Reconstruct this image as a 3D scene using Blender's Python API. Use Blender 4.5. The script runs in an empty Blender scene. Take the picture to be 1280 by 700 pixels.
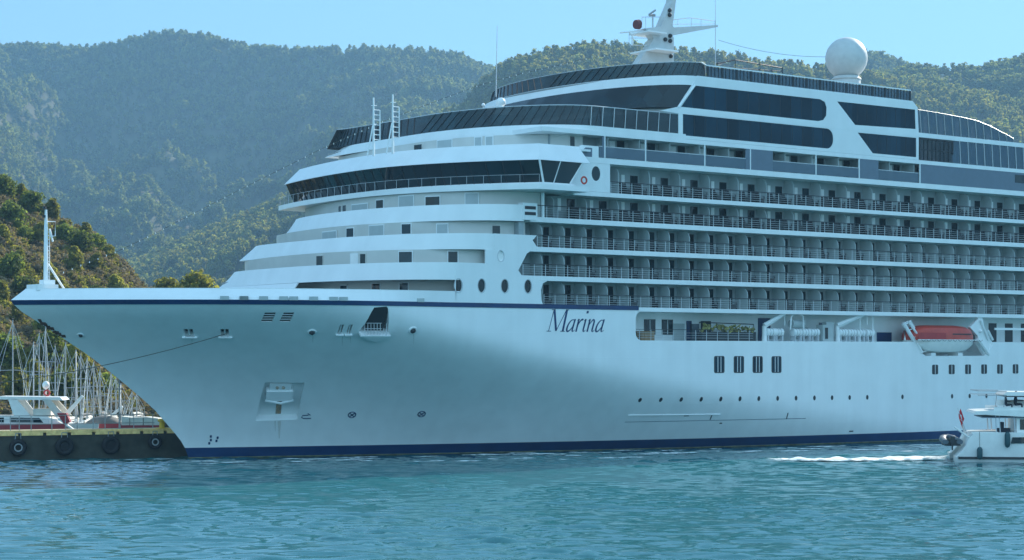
import bpy, bmesh, math, random
import numpy as np
from mathutils import Vector, Matrix, noise
from mathutils.geometry import tessellate_polygon
random.seed(7); RNG = np.random.default_rng(7)
S = bpy.context.scene; COL = S.collection
R = math.radians
# ------------------------------------------------------------------ camera, sky, sun, exposure
F, CX, HY, HC = 2400.0, 640.0, 441.0, 9.9            # lens in photo pixels, horizon row, camera height (m)
COS, SIN = 3175 / math.hypot(3175, F), F / math.hypot(3175, F)
CAMX, CAMY = -83.558, -160.781                        # world: +X runs aft along the ship, -Y is her port side
cam = bpy.data.cameras.new('camera'); co = bpy.data.objects.new('camera', cam); COL.objects.link(co)
cam.lens = F / 1280 * 36; cam.sensor_width = 36; cam.shift_y = (HY - 350) / 1280
cam.clip_start = 1; cam.clip_end = 20000
co.location = (CAMX, CAMY, HC); co.rotation_euler = (R(90), 0, -math.atan2(SIN, COS)); S.camera = co
SUN = Vector((0.84, 0.21, 0.50)).normalized()
EL, AZ = math.asin(SUN.z), math.atan2(SUN.x, SUN.y)
w = bpy.data.worlds.new('World'); S.world = w; w.use_nodes = True
nt = w.node_tree; bg = nt.nodes['Background']
sk = nt.nodes.new('ShaderNodeTexSky'); sk.sky_type = 'NISHITA'; sk.sun_disc = False
sk.sun_elevation = EL; sk.sun_rotation = AZ; sk.air_density = 1.0; sk.dust_density = 0.2; sk.ozone_density = 2.0
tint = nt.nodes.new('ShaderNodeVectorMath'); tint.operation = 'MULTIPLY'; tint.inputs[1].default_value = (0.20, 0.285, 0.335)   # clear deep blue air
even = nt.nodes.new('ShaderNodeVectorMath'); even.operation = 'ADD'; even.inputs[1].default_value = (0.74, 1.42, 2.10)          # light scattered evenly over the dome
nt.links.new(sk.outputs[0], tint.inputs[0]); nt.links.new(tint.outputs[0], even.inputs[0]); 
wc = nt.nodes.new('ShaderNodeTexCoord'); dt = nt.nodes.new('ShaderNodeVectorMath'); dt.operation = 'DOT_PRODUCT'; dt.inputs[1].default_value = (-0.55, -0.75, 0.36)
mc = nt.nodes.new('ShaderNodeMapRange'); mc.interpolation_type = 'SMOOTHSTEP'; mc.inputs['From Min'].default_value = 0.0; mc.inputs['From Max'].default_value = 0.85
back_fill = nt.nodes.new('ShaderNodeVectorMath'); back_fill.operation = 'SCALE'; back_fill.inputs[0].default_value = (1.42, 2.38, 2.88)          # added unseen glow behind the camera, lifting the shaded hull side
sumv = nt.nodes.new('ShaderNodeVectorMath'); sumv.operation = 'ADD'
nt.links.new(wc.outputs['Generated'], dt.inputs[0]); nt.links.new(dt.outputs['Value'], mc.inputs['Value']); nt.links.new(mc.outputs[0], back_fill.inputs['Scale'])
nt.links.new(even.outputs[0], sumv.inputs[0]); nt.links.new(back_fill.outputs[0], sumv.inputs[1]); nt.links.new(sumv.outputs[0], bg.inputs[0]); bg.inputs[1].default_value = 0.15
sl = bpy.data.lights.new('sun', 'SUN'); sl.energy = 5.0; sl.angle = R(0.5); sl.color = (1, 0.94, 0.84)
so = bpy.data.objects.new('sun', sl); COL.objects.link(so); so.rotation_euler = SUN.to_track_quat('Z', 'Y').to_euler()
S.view_settings.view_transform = 'Standard'; S.view_settings.look = 'None'
S.view_settings.exposure = 0.78; S.view_settings.gamma = 1.0
S.render.engine = 'CYCLES'; S.cycles.use_denoising = True
S.cycles.max_bounces = 6; S.cycles.volume_bounces = 0; S.cycles.transparent_max_bounces = 16
S.cycles.caustics_reflective = False; S.cycles.caustics_refractive = False

def ray(u, v):
    X, U = (u - CX) / F, (HY - v) / F
    return (X * COS + SIN, -X * SIN + COS, U)
def at(u, v, T):                                       # photo point -> ship point on the plane y = -T
    d = ray(u, v); k = (-T - CAMY) / d[1]
    return Vector((CAMX + k * d[0], -T, HC + k * d[2]))
def onz(u, v, z):
    d = ray(u, v); k = (z - HC) / d[2]
    return Vector((CAMX + k * d[0], CAMY + k * d[1], z))
def atd(u, v, Z):                                      # photo point at a distance Z ahead
    d = ray(u, v); return Vector((CAMX + Z * d[0], CAMY + Z * d[1], HC + Z * d[2]))
RIGHT = Vector((COS, -SIN, 0)); FWD = Vector((SIN, COS, 0))

# ------------------------------------------------------------------ materials
def pm(name, col, rough=0.5, metal=0.0, var=0.06, scale=1.5, bump=0.0, alpha=1.0, spec=0.5, ior=1.45, randv=0.0):
    m = bpy.data.materials.new(name); m.use_nodes = True; n = m.node_tree; b = n.nodes['Principled BSDF']
    b.inputs['Roughness'].default_value = rough; b.inputs['Metallic'].default_value = metal
    b.inputs['Alpha'].default_value = alpha; b.inputs['IOR'].default_value = ior
    b.inputs['Specular IOR Level'].default_value = spec
    tc = n.nodes.new('ShaderNodeTexCoord'); nz = n.nodes.new('ShaderNodeTexNoise')
    nz.inputs['Scale'].default_value = scale; nz.inputs['Detail'].default_value = 5
    n.links.new(tc.outputs['Object'], nz.inputs['Vector'])
    mr = n.nodes.new('ShaderNodeMapRange'); mr.inputs['From Min'].default_value = 0.3; mr.inputs['From Max'].default_value = 0.7
    mr.inputs['To Min'].default_value = 1 - var; mr.inputs['To Max'].default_value = 1 + var
    n.links.new(nz.outputs['Fac'], mr.inputs['Value'])
    val = mr.outputs[0]
    if randv:
        oi = n.nodes.new('ShaderNodeObjectInfo'); m2 = n.nodes.new('ShaderNodeMapRange')
        m2.inputs['To Min'].default_value = 1 - randv; m2.inputs['To Max'].default_value = 1 + randv
        n.links.new(oi.outputs['Random'], m2.inputs['Value'])
        mu = n.nodes.new('ShaderNodeMath'); mu.operation = 'MULTIPLY'
        n.links.new(val, mu.inputs[0]); n.links.new(m2.outputs[0], mu.inputs[1]); val = mu.outputs[0]
    vm = n.nodes.new('ShaderNodeVectorMath'); vm.operation = 'SCALE'; vm.inputs[0].default_value = col
    n.links.new(val, vm.inputs['Scale']); n.links.new(vm.outputs[0], b.inputs['Base Color'])
    if bump:
        bp = n.nodes.new('ShaderNodeBump'); bp.inputs['Strength'].default_value = bump; bp.inputs['Distance'].default_value = 0.1
        n.links.new(nz.outputs['Fac'], bp.inputs['Height']); n.links.new(bp.outputs[0], b.inputs['Normal'])
    return m
M = {}
M['white'] = pm('white_paint', (0.82, 0.85, 0.85), 0.30, var=0.03, scale=0.35)
def plated(m):
    n = m.node_tree; b = n.nodes['Principled BSDF']; src = b.inputs['Base Color'].links[0].from_socket
    tc = n.nodes.new('ShaderNodeTexCoord'); mp = n.nodes.new('ShaderNodeMapping'); mp.inputs['Scale'].default_value = (0.9, 0.9, 0.07)
    nz = n.nodes.new('ShaderNodeTexNoise'); nz.inputs['Scale'].default_value = 1.0; nz.inputs['Detail'].default_value = 6
    n.links.new(tc.outputs['Object'], mp.inputs[0]); n.links.new(mp.outputs[0], nz.inputs['Vector'])
    mr = n.nodes.new('ShaderNodeMapRange'); mr.inputs['From Min'].default_value = .35; mr.inputs['From Max'].default_value = .75; mr.inputs['To Min'].default_value = 1.01; mr.inputs['To Max'].default_value = 0.955
    n.links.new(nz.outputs['Fac'], mr.inputs['Value']); sc = n.nodes.new('ShaderNodeVectorMath'); sc.operation = 'SCALE'; n.links.new(src, sc.inputs[0]); n.links.new(mr.outputs[0], sc.inputs['Scale']); n.links.new(sc.outputs[0], b.inputs['Base Color'])
    m2 = n.nodes.new('ShaderNodeMapping'); m2.inputs['Rotation'].default_value = (R(-90), 0, 0); n.links.new(tc.outputs['Object'], m2.inputs[0])
    bk = n.nodes.new('ShaderNodeTexBrick'); bk.inputs['Scale'].default_value = 1.0; bk.inputs['Brick Width'].default_value = 7.0; bk.inputs['Row Height'].default_value = 2.35; bk.inputs['Mortar Size'].default_value = 0.03; bk.inputs['Mortar Smooth'].default_value = 1.0
    n.links.new(m2.outputs[0], bk.inputs['Vector']); n3 = n.nodes.new('ShaderNodeTexNoise'); n3.inputs['Scale'].default_value = .45; n3.inputs['Detail'].default_value = 3; n.links.new(tc.outputs['Object'], n3.inputs['Vector'])
    ad = n.nodes.new('ShaderNodeMath'); ad.operation = 'MULTIPLY_ADD'; ad.inputs[1].default_value = 0.7; n.links.new(n3.outputs['Fac'], ad.inputs[0]); n.links.new(bk.outputs['Fac'], ad.inputs[2])
    bp = n.nodes.new('ShaderNodeBump'); bp.inputs['Strength'].default_value = .25; bp.inputs['Distance'].default_value = .03; n.links.new(ad.outputs[0], bp.inputs['Height']); n.links.new(bp.outputs[0], b.inputs['Normal'])
plated(M['white'])
def panes(m, w, amt):                                   # each pane sits at its own slight angle and depth of tint
    n = m.node_tree; b = n.nodes['Principled BSDF']; tc = n.nodes.new('ShaderNodeTexCoord'); sc = n.nodes.new('ShaderNodeVectorMath'); sc.operation = 'MULTIPLY'; sc.inputs[1].default_value = (1 / w, 1 / w, 0)
    fl = n.nodes.new('ShaderNodeVectorMath'); fl.operation = 'FLOOR'; wn = n.nodes.new('ShaderNodeTexWhiteNoise'); n.links.new(tc.outputs['Object'], sc.inputs[0]); n.links.new(sc.outputs[0], fl.inputs[0]); n.links.new(fl.outputs[0], wn.inputs['Vector'])
    sb = n.nodes.new('ShaderNodeVectorMath'); sb.operation = 'SUBTRACT'; sb.inputs[1].default_value = (.5, .5, .5); n.links.new(wn.outputs['Color'], sb.inputs[0]); s2 = n.nodes.new('ShaderNodeVectorMath'); s2.operation = 'SCALE'; s2.inputs['Scale'].default_value = amt; n.links.new(sb.outputs[0], s2.inputs[0])
    ge = n.nodes.new('ShaderNodeNewGeometry'); ad = n.nodes.new('ShaderNodeVectorMath'); ad.operation = 'ADD'; n.links.new(ge.outputs['Normal'], ad.inputs[0]); n.links.new(s2.outputs[0], ad.inputs[1]); no = n.nodes.new('ShaderNodeVectorMath'); no.operation = 'NORMALIZE'; n.links.new(ad.outputs[0], no.inputs[0]); n.links.new(no.outputs[0], b.inputs['Normal'])
    src = b.inputs['Base Color'].links[0].from_socket; mr = n.nodes.new('ShaderNodeMapRange'); mr.inputs['To Min'].default_value = .7; mr.inputs['To Max'].default_value = 1.5; n.links.new(wn.outputs['Value'], mr.inputs['Value']); s3 = n.nodes.new('ShaderNodeVectorMath'); s3.operation = 'SCALE'; n.links.new(src, s3.inputs[0]); n.links.new(mr.outputs[0], s3.inputs['Scale']); n.links.new(s3.outputs[0], b.inputs['Base Color'])
M['maststone'] = pm('mast_paint', (0.56, 0.58, 0.57), 0.5, var=0.06)
M['navy'] = pm('navy_paint', (0.003, 0.034, 0.115), 0.35, var=0.15, scale=0.6)
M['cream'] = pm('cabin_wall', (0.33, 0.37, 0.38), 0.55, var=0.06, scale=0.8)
M['frontwall'] = pm('front_wall', (0.62, 0.61, 0.57), 0.5, var=0.05, scale=0.6)
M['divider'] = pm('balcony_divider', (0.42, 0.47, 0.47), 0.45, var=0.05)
M['glass'] = pm('dark_glass', (0.005, 0.018, 0.024), 0.05, var=0.2, scale=0.15, spec=0.5)
M['navyglass'] = pm('navy_glass', (0.003, 0.024, 0.042), 0.12, var=0.25, scale=0.25, spec=0.22)
M['screenglass'] = pm('windscreen_glass', (0.010, 0.032, 0.040), 0.05, var=0.2, scale=0.3, alpha=0.80, spec=0.7)
panes(M['screenglass'], 1.45, .12); panes(M['glass'], 1.45, .10); panes(M['navyglass'], 1.55, .05)
M['clearglass'] = pm('balcony_glass', (0.12, 0.17, 0.22), 0.06, var=0.03, alpha=0.72)
M['breakglass'] = pm('windbreak_glass', (0.07, 0.12, 0.17), 0.05, var=0.04, alpha=0.75)
M['deckgrey'] = pm('deck_grey', (0.30, 0.32, 0.32), 0.7)
M['bluepanel'] = pm('blue_grey_panel', (0.13, 0.17, 0.22), 0.4, var=0.05)
M['cafewall'] = pm('cafe_wall', (0.55, 0.42, 0.40), 0.8, var=0.5, scale=0.7)
M['thinglass'] = pm('thin_glass', (0.06, 0.08, 0.10), 0.05, var=0.1, alpha=0.35)
M['teak'] = pm('teak', (0.28, 0.18, 0.10), 0.7, var=0.15)
M['dark'] = pm('dark_trim', (0.02, 0.025, 0.03), 0.45)
M['black'] = pm('black_rubber', (0.012, 0.012, 0.014), 0.7, var=0.3, scale=6)
M['rail'] = pm('rail_steel', (0.55, 0.58, 0.60), 0.35, var=0.05)
M['steel'] = pm('dull_steel', (0.35, 0.37, 0.38), 0.4, metal=0.5)
M['curtain'] = pm('white_curtain', (0.85, 0.85, 0.83), 0.8)
M['orange'] = pm('orange_gel_coat', (0.52, 0.055, 0.035), 0.4, var=0.1)
M['redcover'] = pm('red_cover', (0.45, 0.04, 0.04), 0.5, var=0.12)
M['boatwhite'] = pm('boat_gel_coat', (0.80, 0.80, 0.77), 0.3, var=0.05)
M['offwhite'] = pm('canvas_offwhite', (0.62, 0.60, 0.54), 0.75, var=0.1)
M['canvasgrey'] = pm('canvas_grey', (0.15, 0.145, 0.135), 0.8, var=0.15)
M['maroon'] = pm('maroon_paint', (0.30, 0.025, 0.035), 0.4, var=0.15)
M['hornred'] = pm('faded_red', (0.16, 0.05, 0.05), 0.6)
M['conc_shaded'] = pm('pier_concrete_shaded', (0.050, 0.050, 0.040), 0.9, var=0.35, scale=0.9, bump=0.4)  # pier wall darkened, the shade of its backlit face in the colour
M['conc_sunlit'] = pm('pier_concrete_sunlit', (0.46, 0.38, 0.24), 0.9, var=0.25, scale=1.5)  # same concrete made light tan, sunlight put into the colour
M['kerb'] = pm('kerb_paint', (0.95, 0.62, 0.24), 0.75, var=0.25, scale=2.5)
M['yellow'] = pm('yellow_paint', (0.70, 0.45, 0.04), 0.5, var=0.15)
M['alu'] = pm('mast_aluminium', (0.34, 0.35, 0.35), 0.4, metal=0.2, var=0.08)
M['rope'] = pm('rope', (0.12, 0.11, 0.09), 0.9)
M['bulb'] = pm('bulb_glass', (0.85, 0.85, 0.80), 0.15)
M['rust'] = pm('rust_stain', (0.42, 0.28, 0.16), 0.8, var=0.3, scale=3, alpha=0.5)
M['scum'] = pm('waterline_scum', (0.10, 0.11, 0.07), 0.9, var=0.5, scale=1.2)
M['rustthin'] = pm('thin_rust', (0.50, 0.38, 0.24), 0.8, var=0.3, scale=2, alpha=0.20)
M['rustdark'] = pm('dark_rust', (0.09, 0.05, 0.035), 0.9, var=0.4, scale=3)
M['redflag'] = pm('red_flag', (0.60, 0.02, 0.03), 0.7)
M['hypalon'] = pm('grey_hypalon', (0.10, 0.13, 0.16), 0.5)
M['teal'] = pm('teal_fender', (0.015, 0.07, 0.085), 0.55)
M['skin'] = pm('skin', (0.42, 0.26, 0.18), 0.6)
M['cloth'] = pm('dark_clothes', (0.02, 0.025, 0.04), 0.85)
M['ygreen'] = pm('yellow_green_netting', (0.28, 0.26, 0.09), 0.8, var=0.5, scale=4)
M['bark'] = pm('bark', (0.10, 0.07, 0.05), 0.9, var=0.2)
M['pine'] = pm('pine_needles', (0.105, 0.130, 0.036), 0.75, var=0.35, scale=0.35, randv=0.35)
M['pinedry'] = pm('pine_needles_dry', (0.19, 0.18, 0.048), 0.75, var=0.35, scale=0.35, randv=0.3)
M['farpine'] = pm('far_pine_needles', (0.135, 0.150, 0.050), 0.8, var=0.3, scale=0.3, randv=0.45)
M['scrub'] = pm('dry_scrub', (0.20, 0.15, 0.085), 0.9, var=0.35, scale=0.6, randv=0.35)
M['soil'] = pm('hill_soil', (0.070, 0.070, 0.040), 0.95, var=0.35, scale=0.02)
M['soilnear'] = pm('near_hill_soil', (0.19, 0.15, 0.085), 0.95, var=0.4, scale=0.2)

def leafy(m, amt=0.45):                                  # thin leaves let light through
    n = m.node_tree; b = n.nodes['Principled BSDF']; o = n.nodes['Material Output']; tr = n.nodes.new('ShaderNodeBsdfTranslucent'); mx = n.nodes.new('ShaderNodeMixShader')
    src = b.inputs['Base Color'].links[0].from_socket; vm = n.nodes.new('ShaderNodeVectorMath'); vm.operation = 'MULTIPLY'; vm.inputs[1].default_value = (1.7, 1.75, 0.9)
    n.links.new(src, vm.inputs[0]); n.links.new(vm.outputs[0], tr.inputs[0]); mx.inputs[0].default_value = amt
    n.links.new(b.outputs[0], mx.inputs[1]); n.links.new(tr.outputs[0], mx.inputs[2]); n.links.new(mx.outputs[0], o.inputs['Surface'])
for k in ('pine', 'pinedry', 'farpine', 'scrub'): leafy(M[k], 0.6 if k != 'scrub' else 0.3)
# ------------------------------------------------------------------ mesh helpers
class MB:
    def __init__(s): s.v, s.f, s.m = [], [], []
    def add(s, vs, fs, mi=0):
        o = len(s.v); s.v += [tuple(p) for p in vs]
        for f in fs: s.f.append(tuple(i + o for i in f)); s.m.append(mi)
        return s
    def box(s, x0, x1, y0, y1, z0, z1, mi=0):
        p = [(x, y, z) for x in (x0, x1) for y in (y0, y1) for z in (z0, z1)]
        return s.add(p, [(0, 1, 3, 2), (4, 6, 7, 5), (0, 4, 5, 1), (2, 3, 7, 6), (0, 2, 6, 4), (1, 5, 7, 3)], mi)
    def obox(s, c, ax, ay, az, mi=0):                  # half-axis vectors
        c, ax, ay, az = map(Vector, (c, ax, ay, az))
        p = [c + ax * i + ay * j + az * k for i in (-1, 1) for j in (-1, 1) for k in (-1, 1)]
        return s.add(p, [(0, 1, 3, 2), (4, 6, 7, 5), (0, 4, 5, 1), (2, 3, 7, 6), (0, 2, 6, 4), (1, 5, 7, 3)], mi)
    def tube(s, pts, r, n=6, mi=0, cap=True):
        pts = [Vector(p) for p in pts]; k = len(pts)
        rs = list(r) if isinstance(r, (list, tuple)) else [r] * k
        vs, fs = [], []
        for i, p in enumerate(pts):
            d = (pts[min(i + 1, k - 1)] - pts[max(i - 1, 0)]).normalized()
            a = d.cross(Vector((0, 0, 1)))
            if a.length < 1e-3: a = d.cross(Vector((1, 0, 0)))
            a.normalize(); b = d.cross(a)
            for j in range(n):
                t = 2 * math.pi * j / n; vs.append(p + (a * math.cos(t) + b * math.sin(t)) * rs[i])
        for i in range(k - 1):
            for j in range(n): fs.append((i * n + j, i * n + (j + 1) % n, (i + 1) * n + (j + 1) % n, (i + 1) * n + j))
        if cap: fs += [tuple(range(n))[::-1], tuple(range((k - 1) * n, k * n))]
        return s.add(vs, fs, mi)
    def sphere(s, c, r, nu=16, nv=10, sc=(1, 1, 1), mi=0):
        c = Vector(c); vs = [c + Vector((0, 0, r * sc[2]))]; fs = []
        for i in range(1, nv):
            ph = math.pi * i / nv
            for j in range(nu):
                t = 2 * math.pi * j / nu
                vs.append(c + Vector((r * sc[0] * math.sin(ph) * math.cos(t), r * sc[1] * math.sin(ph) * math.sin(t), r * sc[2] * math.cos(ph))))
        vs.append(c - Vector((0, 0, r * sc[2])))
        for j in range(nu):
            fs.append((0, 1 + j, 1 + (j + 1) % nu)); e = len(vs) - 1; b = 1 + (nv - 2) * nu
            fs.append((e, b + (j + 1) % nu, b + j))
        for i in range(nv - 2):
            for j in range(nu):
                a = 1 + i * nu; fs.append((a + j, a + nu + j, a + nu + (j + 1) % nu, a + (j + 1) % nu))
        return s.add(vs, fs, mi)
    def torus(s, c, axis, Rr, r, n=20, k=8, mi=0):
        axis = Vector(axis).normalized(); a = axis.orthogonal().normalized(); b = axis.cross(a); c = Vector(c)
        vs, fs = [], []
        for i in range(n):
            t = 2 * math.pi * i / n; d = a * math.cos(t) + b * math.sin(t)
            for j in range(k):
                q = 2 * math.pi * j / k; vs.append(c + d * (Rr + r * math.cos(q)) + axis * (r * math.sin(q)))
        for i in range(n):
            for j in range(k): fs.append((i * k + j, ((i + 1) % n) * k + j, ((i + 1) % n) * k + (j + 1) % k, i * k + (j + 1) % k))
        return s.add(vs, fs, mi)
    def plate(s, outer, holes, y0, y1, mi=0, fn=None):  # polygon in x-z, from y0 (outside) to y1
        fn = fn or (lambda x, z, y: (x, y, z))
        loops = [outer] + list(holes); flat = [p for l in loops for p in l]
        tris = tessellate_polygon([[Vector((x, z, 0)) for x, z in l] for l in loops]); n = len(flat)
        vs = [fn(x, z, y0) for x, z in flat] + [fn(x, z, y1) for x, z in flat]
        fs = []
        for t in tris:
            a, b, c = (Vector(flat[i] + (0,)) for i in t)
            t = tuple(t) if (b - a).cross(c - a).z > 0 else tuple(t)[::-1]
            fs.append(t); fs.append(tuple(i + n for i in t[::-1]))
        o = 0
        for l in loops:
            for i in range(len(l)):
                a, b = o + i, o + (i + 1) % len(l); fs.append((a, a + n, b + n, b))
            o += len(l)
        return s.add(vs, fs, mi)
    def strip(s, bot, top, z0, z1, th=0.12, mi=0):     # curved wall band, bot/top: lists of (x, T)
        def inn(l):
            q = []
            for i in range(len(l)):
                a, b = l[max(i - 1, 0)], l[min(i + 1, len(l) - 1)]
                d = Vector((b[0] - a[0], b[1] - a[1])).normalized(); q.append((l[i][0] + d.y * th, l[i][1] - d.x * th))
            return q
        rails = [(bot, z0), (top, z1), (inn(top), z1), (inn(bot), z0)]; n = len(bot)
        vs = [(x, -T, z) for l, z in rails for x, T in l]; fs = []
        for r in range(4):
            q = (r + 1) % 4
            for i in range(n - 1): fs.append((r * n + i, r * n + i + 1, q * n + i + 1, q * n + i))
        fs += [(0, n, 2 * n, 3 * n), (n - 1, 4 * n - 1, 3 * n - 1, 2 * n - 1)]
        return s.add(vs, fs, mi)
    def slab(s, curve, z0, z1, mi=0):                  # symmetric deck from a front curve, pairs T / -T
        n = len(curve); vs = [(x, -T, z) for z in (z0, z1) for x, T in curve]; fs = []
        for i in range(n // 2):
            j = n - 1 - i
            if i + 1 >= j: 
                break
            fs.append((i, i + 1, j - 1, j)); fs.append((n + i, n + j, n + j - 1, n + i + 1))
        for i in range(n): fs.append((i, (i + 1) % n, n + (i + 1) % n, n + i))
        return s.add(vs, fs, mi)
    def build(s, name, mats, parent=None, smooth=0):
        me = bpy.data.meshes.new(name); me.from_pydata(s.v, [], s.f)
        if not isinstance(mats, (list, tuple)): mats = [mats]
        for m in mats: me.materials.append(M[m] if isinstance(m, str) else m)
        me.polygons.foreach_set('material_index', s.m)
        bm = bmesh.new(); bm.from_mesh(me); bmesh.ops.recalc_face_normals(bm, faces=bm.faces); bm.to_mesh(me); bm.free()
        if smooth: me.shade_smooth(); me.set_sharp_from_angle(angle=R(smooth))
        o = bpy.data.objects.new(name, me); COL.objects.link(o)
        if parent: o.parent = parent
        return o
def tag(o, label=None, cat=None, group=None, kind=None):
    for k, v in (('label', label), ('category', cat), ('group', group), ('kind', kind)):
        if v: o[k] = v
    return o
def empty(name, loc, label, cat, group=None, rz=0):
    o = bpy.data.objects.new(name, None); COL.objects.link(o); o.location = loc; o.rotation_euler = (0, 0, rz)
    o.empty_display_size = 0.2; return tag(o, label, cat, group)
def dup(o, parent=None):
    c = o.copy(); COL.objects.link(c)
    if parent: c.parent = parent
    for ch in [x for x in bpy.data.objects if x.parent == o]: dup(ch, c)
    return c
def rrect(x0, x1, z0, z1, r, corners='abcd', n=5):     # a: low-left, b: low-right, c: top-right, d: top-left
    pts = []
    for k, (cx, cz, a0) in zip('abcd', ((x0 + r, z0 + r, 180), (x1 - r, z0 + r, 270), (x1 - r, z1 - r, 0), (x0 + r, z1 - r, 90))):
        if k in corners:
            for i in range(n + 1):
                t = R(a0 + 90 * i / n); pts.append((cx + r * math.cos(t), cz + r * math.sin(t)))
        else: pts.append({'a': (x0, z0), 'b': (x1, z0), 'c': (x1, z1), 'd': (x0, z1)}[k])
    return pts

# ------------------------------------------------------------------ water
def grid_axis(lo, hi, step, far, grow=1.35):
    a = list(np.arange(lo, hi + step / 2, step)); d = step
    p, q = [], []
    x = a[0]
    while x > -far: d *= grow; x -= d; p.append(x)
    d = step; x = a[-1]
    while x < far: d *= grow; x += d; q.append(x)
    return np.array(p[::-1] + a + q)
def make_water():
    gr = np.clip(grid_axis(-75, 90, 0.25, 4200), -4300, 4300); gf = np.clip(grid_axis(70, 215, 0.27, 4200), -1500, 4700)
    gr = np.unique(gr); gf = np.unique(gf)
    A, B = np.meshgrid(gr, gf)
    h = np.zeros_like(A); rr = np.random.default_rng(3)
    for i in range(90):
        lam = 0.75 * (2.7 / 0.75) ** (rr.random() ** 1.1)
        th = rr.normal(0.04, 0.24) + math.pi / 2         # crests lie mostly across the view
        k = 2 * math.pi / lam; amp = 0.0047 * lam ** 1.0
        ph = k * (A * math.cos(th) + B * math.sin(th)) + rr.random() * 6.28
        h += amp * (np.sin(ph) + 0.30 * np.cos(2 * ph))
    sg = h.std(); h = h + 0.10 * (h * h / sg - sg)            # slightly peaked crests
    # slow patches of rougher and calmer water
    patch = 0.80 + 0.45 * np.sin(A * 0.07 + 1.3 * np.sin(B * 0.05)) * np.sin(B * 0.11 + np.sin(A * 0.04) * 2)
    edge = np.clip((A + 75) / 15, 0, 1) * np.clip((90 - A) / 15, 0, 1) * np.clip((B - 68) / 10, 0, 1) * np.clip((215 - B) / 15, 0, 1)
    h *= patch * edge
    X = CAMX + A * COS + B * SIN; Y = CAMY - A * SIN + B * COS
    n, m = A.shape; me = bpy.data.meshes.new('water')
    vs = np.stack([X.ravel(), Y.ravel(), h.ravel()], 1)
    idx = np.arange(n * m).reshape(n, m)
    fs = np.stack([idx[:-1, :-1].ravel(), idx[:-1, 1:].ravel(), idx[1:, 1:].ravel(), idx[1:, :-1].ravel()], 1)
    me.vertices.add(len(vs)); me.vertices.foreach_set('co', vs.ravel())
    me.loops.add(fs.size); me.loops.foreach_set('vertex_index', fs.ravel().astype(np.int32))
    me.polygons.add(len(fs)); me.polygons.foreach_set('loop_start', np.arange(0, fs.size, 4, dtype=np.int32))
    me.update(); me.validate(); me.shade_smooth()
    m_ = bpy.data.materials.new('sea_water'); m_.use_nodes = True; t = m_.node_tree; b = t.nodes['Principled BSDF']
    b.inputs['Base Color'].default_value = (0.017, 0.122, 0.134, 1); b.inputs['Roughness'].default_value = 0.03
    b.inputs['IOR'].default_value = 1.7
    tc = t.nodes.new('ShaderNodeTexCoord'); mp = t.nodes.new('ShaderNodeMapping'); mp.inputs['Rotation'].default_value = (0, 0, R(37))
    mp.inputs['Scale'].default_value = (0.55, 2.2, 1)
    n1 = t.nodes.new('ShaderNodeTexNoise'); n1.inputs['Scale'].default_value = 3.4; n1.inputs['Detail'].default_value = 4
    t.links.new(tc.outputs['Object'], mp.inputs[0]); t.links.new(mp.outputs[0], n1.inputs['Vector'])
    bp = t.nodes.new('ShaderNodeBump'); bp.inputs['Strength'].default_value = 0.12; bp.inputs['Distance'].default_value = 0.05
    t.links.new(n1.outputs['Fac'], bp.inputs['Height']); t.links.new(bp.outputs[0], b.inputs['Normal'])
    me.materials.append(m_)
    o = bpy.data.objects.new('water', me); COL.objects.link(o)
    tag(o, 'teal rippled harbour water in front of the ship', 'water', kind='structure')
make_water()

# ------------------------------------------------------------------ hills
def interp(pts, u):
    return float(np.interp(u, [p[0] for p in pts], [p[1] for p in pts]))
def fbm(x, y, z=0.0, o=4):
    return noise.fractal(Vector((x, y, z)), 1.0, 2.0, o)
class Hill:
    def __init__(s, name, label, sky, Df, Dr, seed, canopy, gully, mat, nu=150, nt=60, gscale=260.0, back=1.5):
        s.sky, s.Df, s.Dr, s.seed, s.canopy, s.gully, s.gs = sky, Df, Dr, seed, canopy, gully, gscale
        us = np.linspace(sky[0][0], sky[-1][0], nu); ts = np.linspace(0, back, nt); vs = []; fs = []
        for u in us:
            for t in ts: vs.append(s.pos(u, t))
        for i in range(nu - 1):
            for j in range(nt - 1): a = i * nt + j; fs.append((a, a + nt, a + nt + 1, a + 1))
        mb = MB(); mb.add(vs, fs); o = mb.build(name, mat, smooth=80)
        tag(o, label, 'hill', kind='structure')
    def pos(s, u, t):
        v = interp(s.sky, u); Dr = s.Dr(u) if callable(s.Dr) else s.Dr; Df = s.Df(u) if callable(s.Df) else s.Df
        H = HC + (HY - v) / F * Dr - s.canopy
        D = Df + (Dr - Df) * t; a = (u - CX) / F
        if t <= 1: h = H * (0.25 * t + 0.75 * t ** 1.15)
        else: h = H * (1 - 0.9 * (t - 1) ** 1.3)
        p = Vector((CAMX, CAMY, 0)) + RIGHT * (a * D) + FWD * D
        wgt = max(0, (min(1, 1.25 * 4 * t * (1 - t)) if t < .5 else min(1, 5.5 * (1 - t)) ** 1.2)) if 0 < t < 1 else 0
        r = 1 - abs(noise.noise(Vector((a * D / s.gs * 1.0 + t * 0.9 + s.seed, t * 0.6, s.seed)))) * 2.2
        h -= wgt * min(h * .75, s.gully * max(0, 0.95 - r + 0.35 * fbm(p.x / 120, p.y / 120, s.seed)))
        h += (0.15 + wgt) * 2.0 * fbm(p.x / 35, p.y / 35, s.seed)
        return Vector((p.x, p.y, h - (2.0 if t == 0 else 0)))
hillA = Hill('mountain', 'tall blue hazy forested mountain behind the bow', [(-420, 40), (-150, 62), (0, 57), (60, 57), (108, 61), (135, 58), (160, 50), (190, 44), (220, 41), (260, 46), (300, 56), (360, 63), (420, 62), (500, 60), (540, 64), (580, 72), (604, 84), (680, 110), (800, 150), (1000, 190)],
             lambda u: 1500, lambda u: 3200 - 0.25 * u, 3.1, 8, 250, 'soil', nu=200, nt=90, gscale=620)
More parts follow.
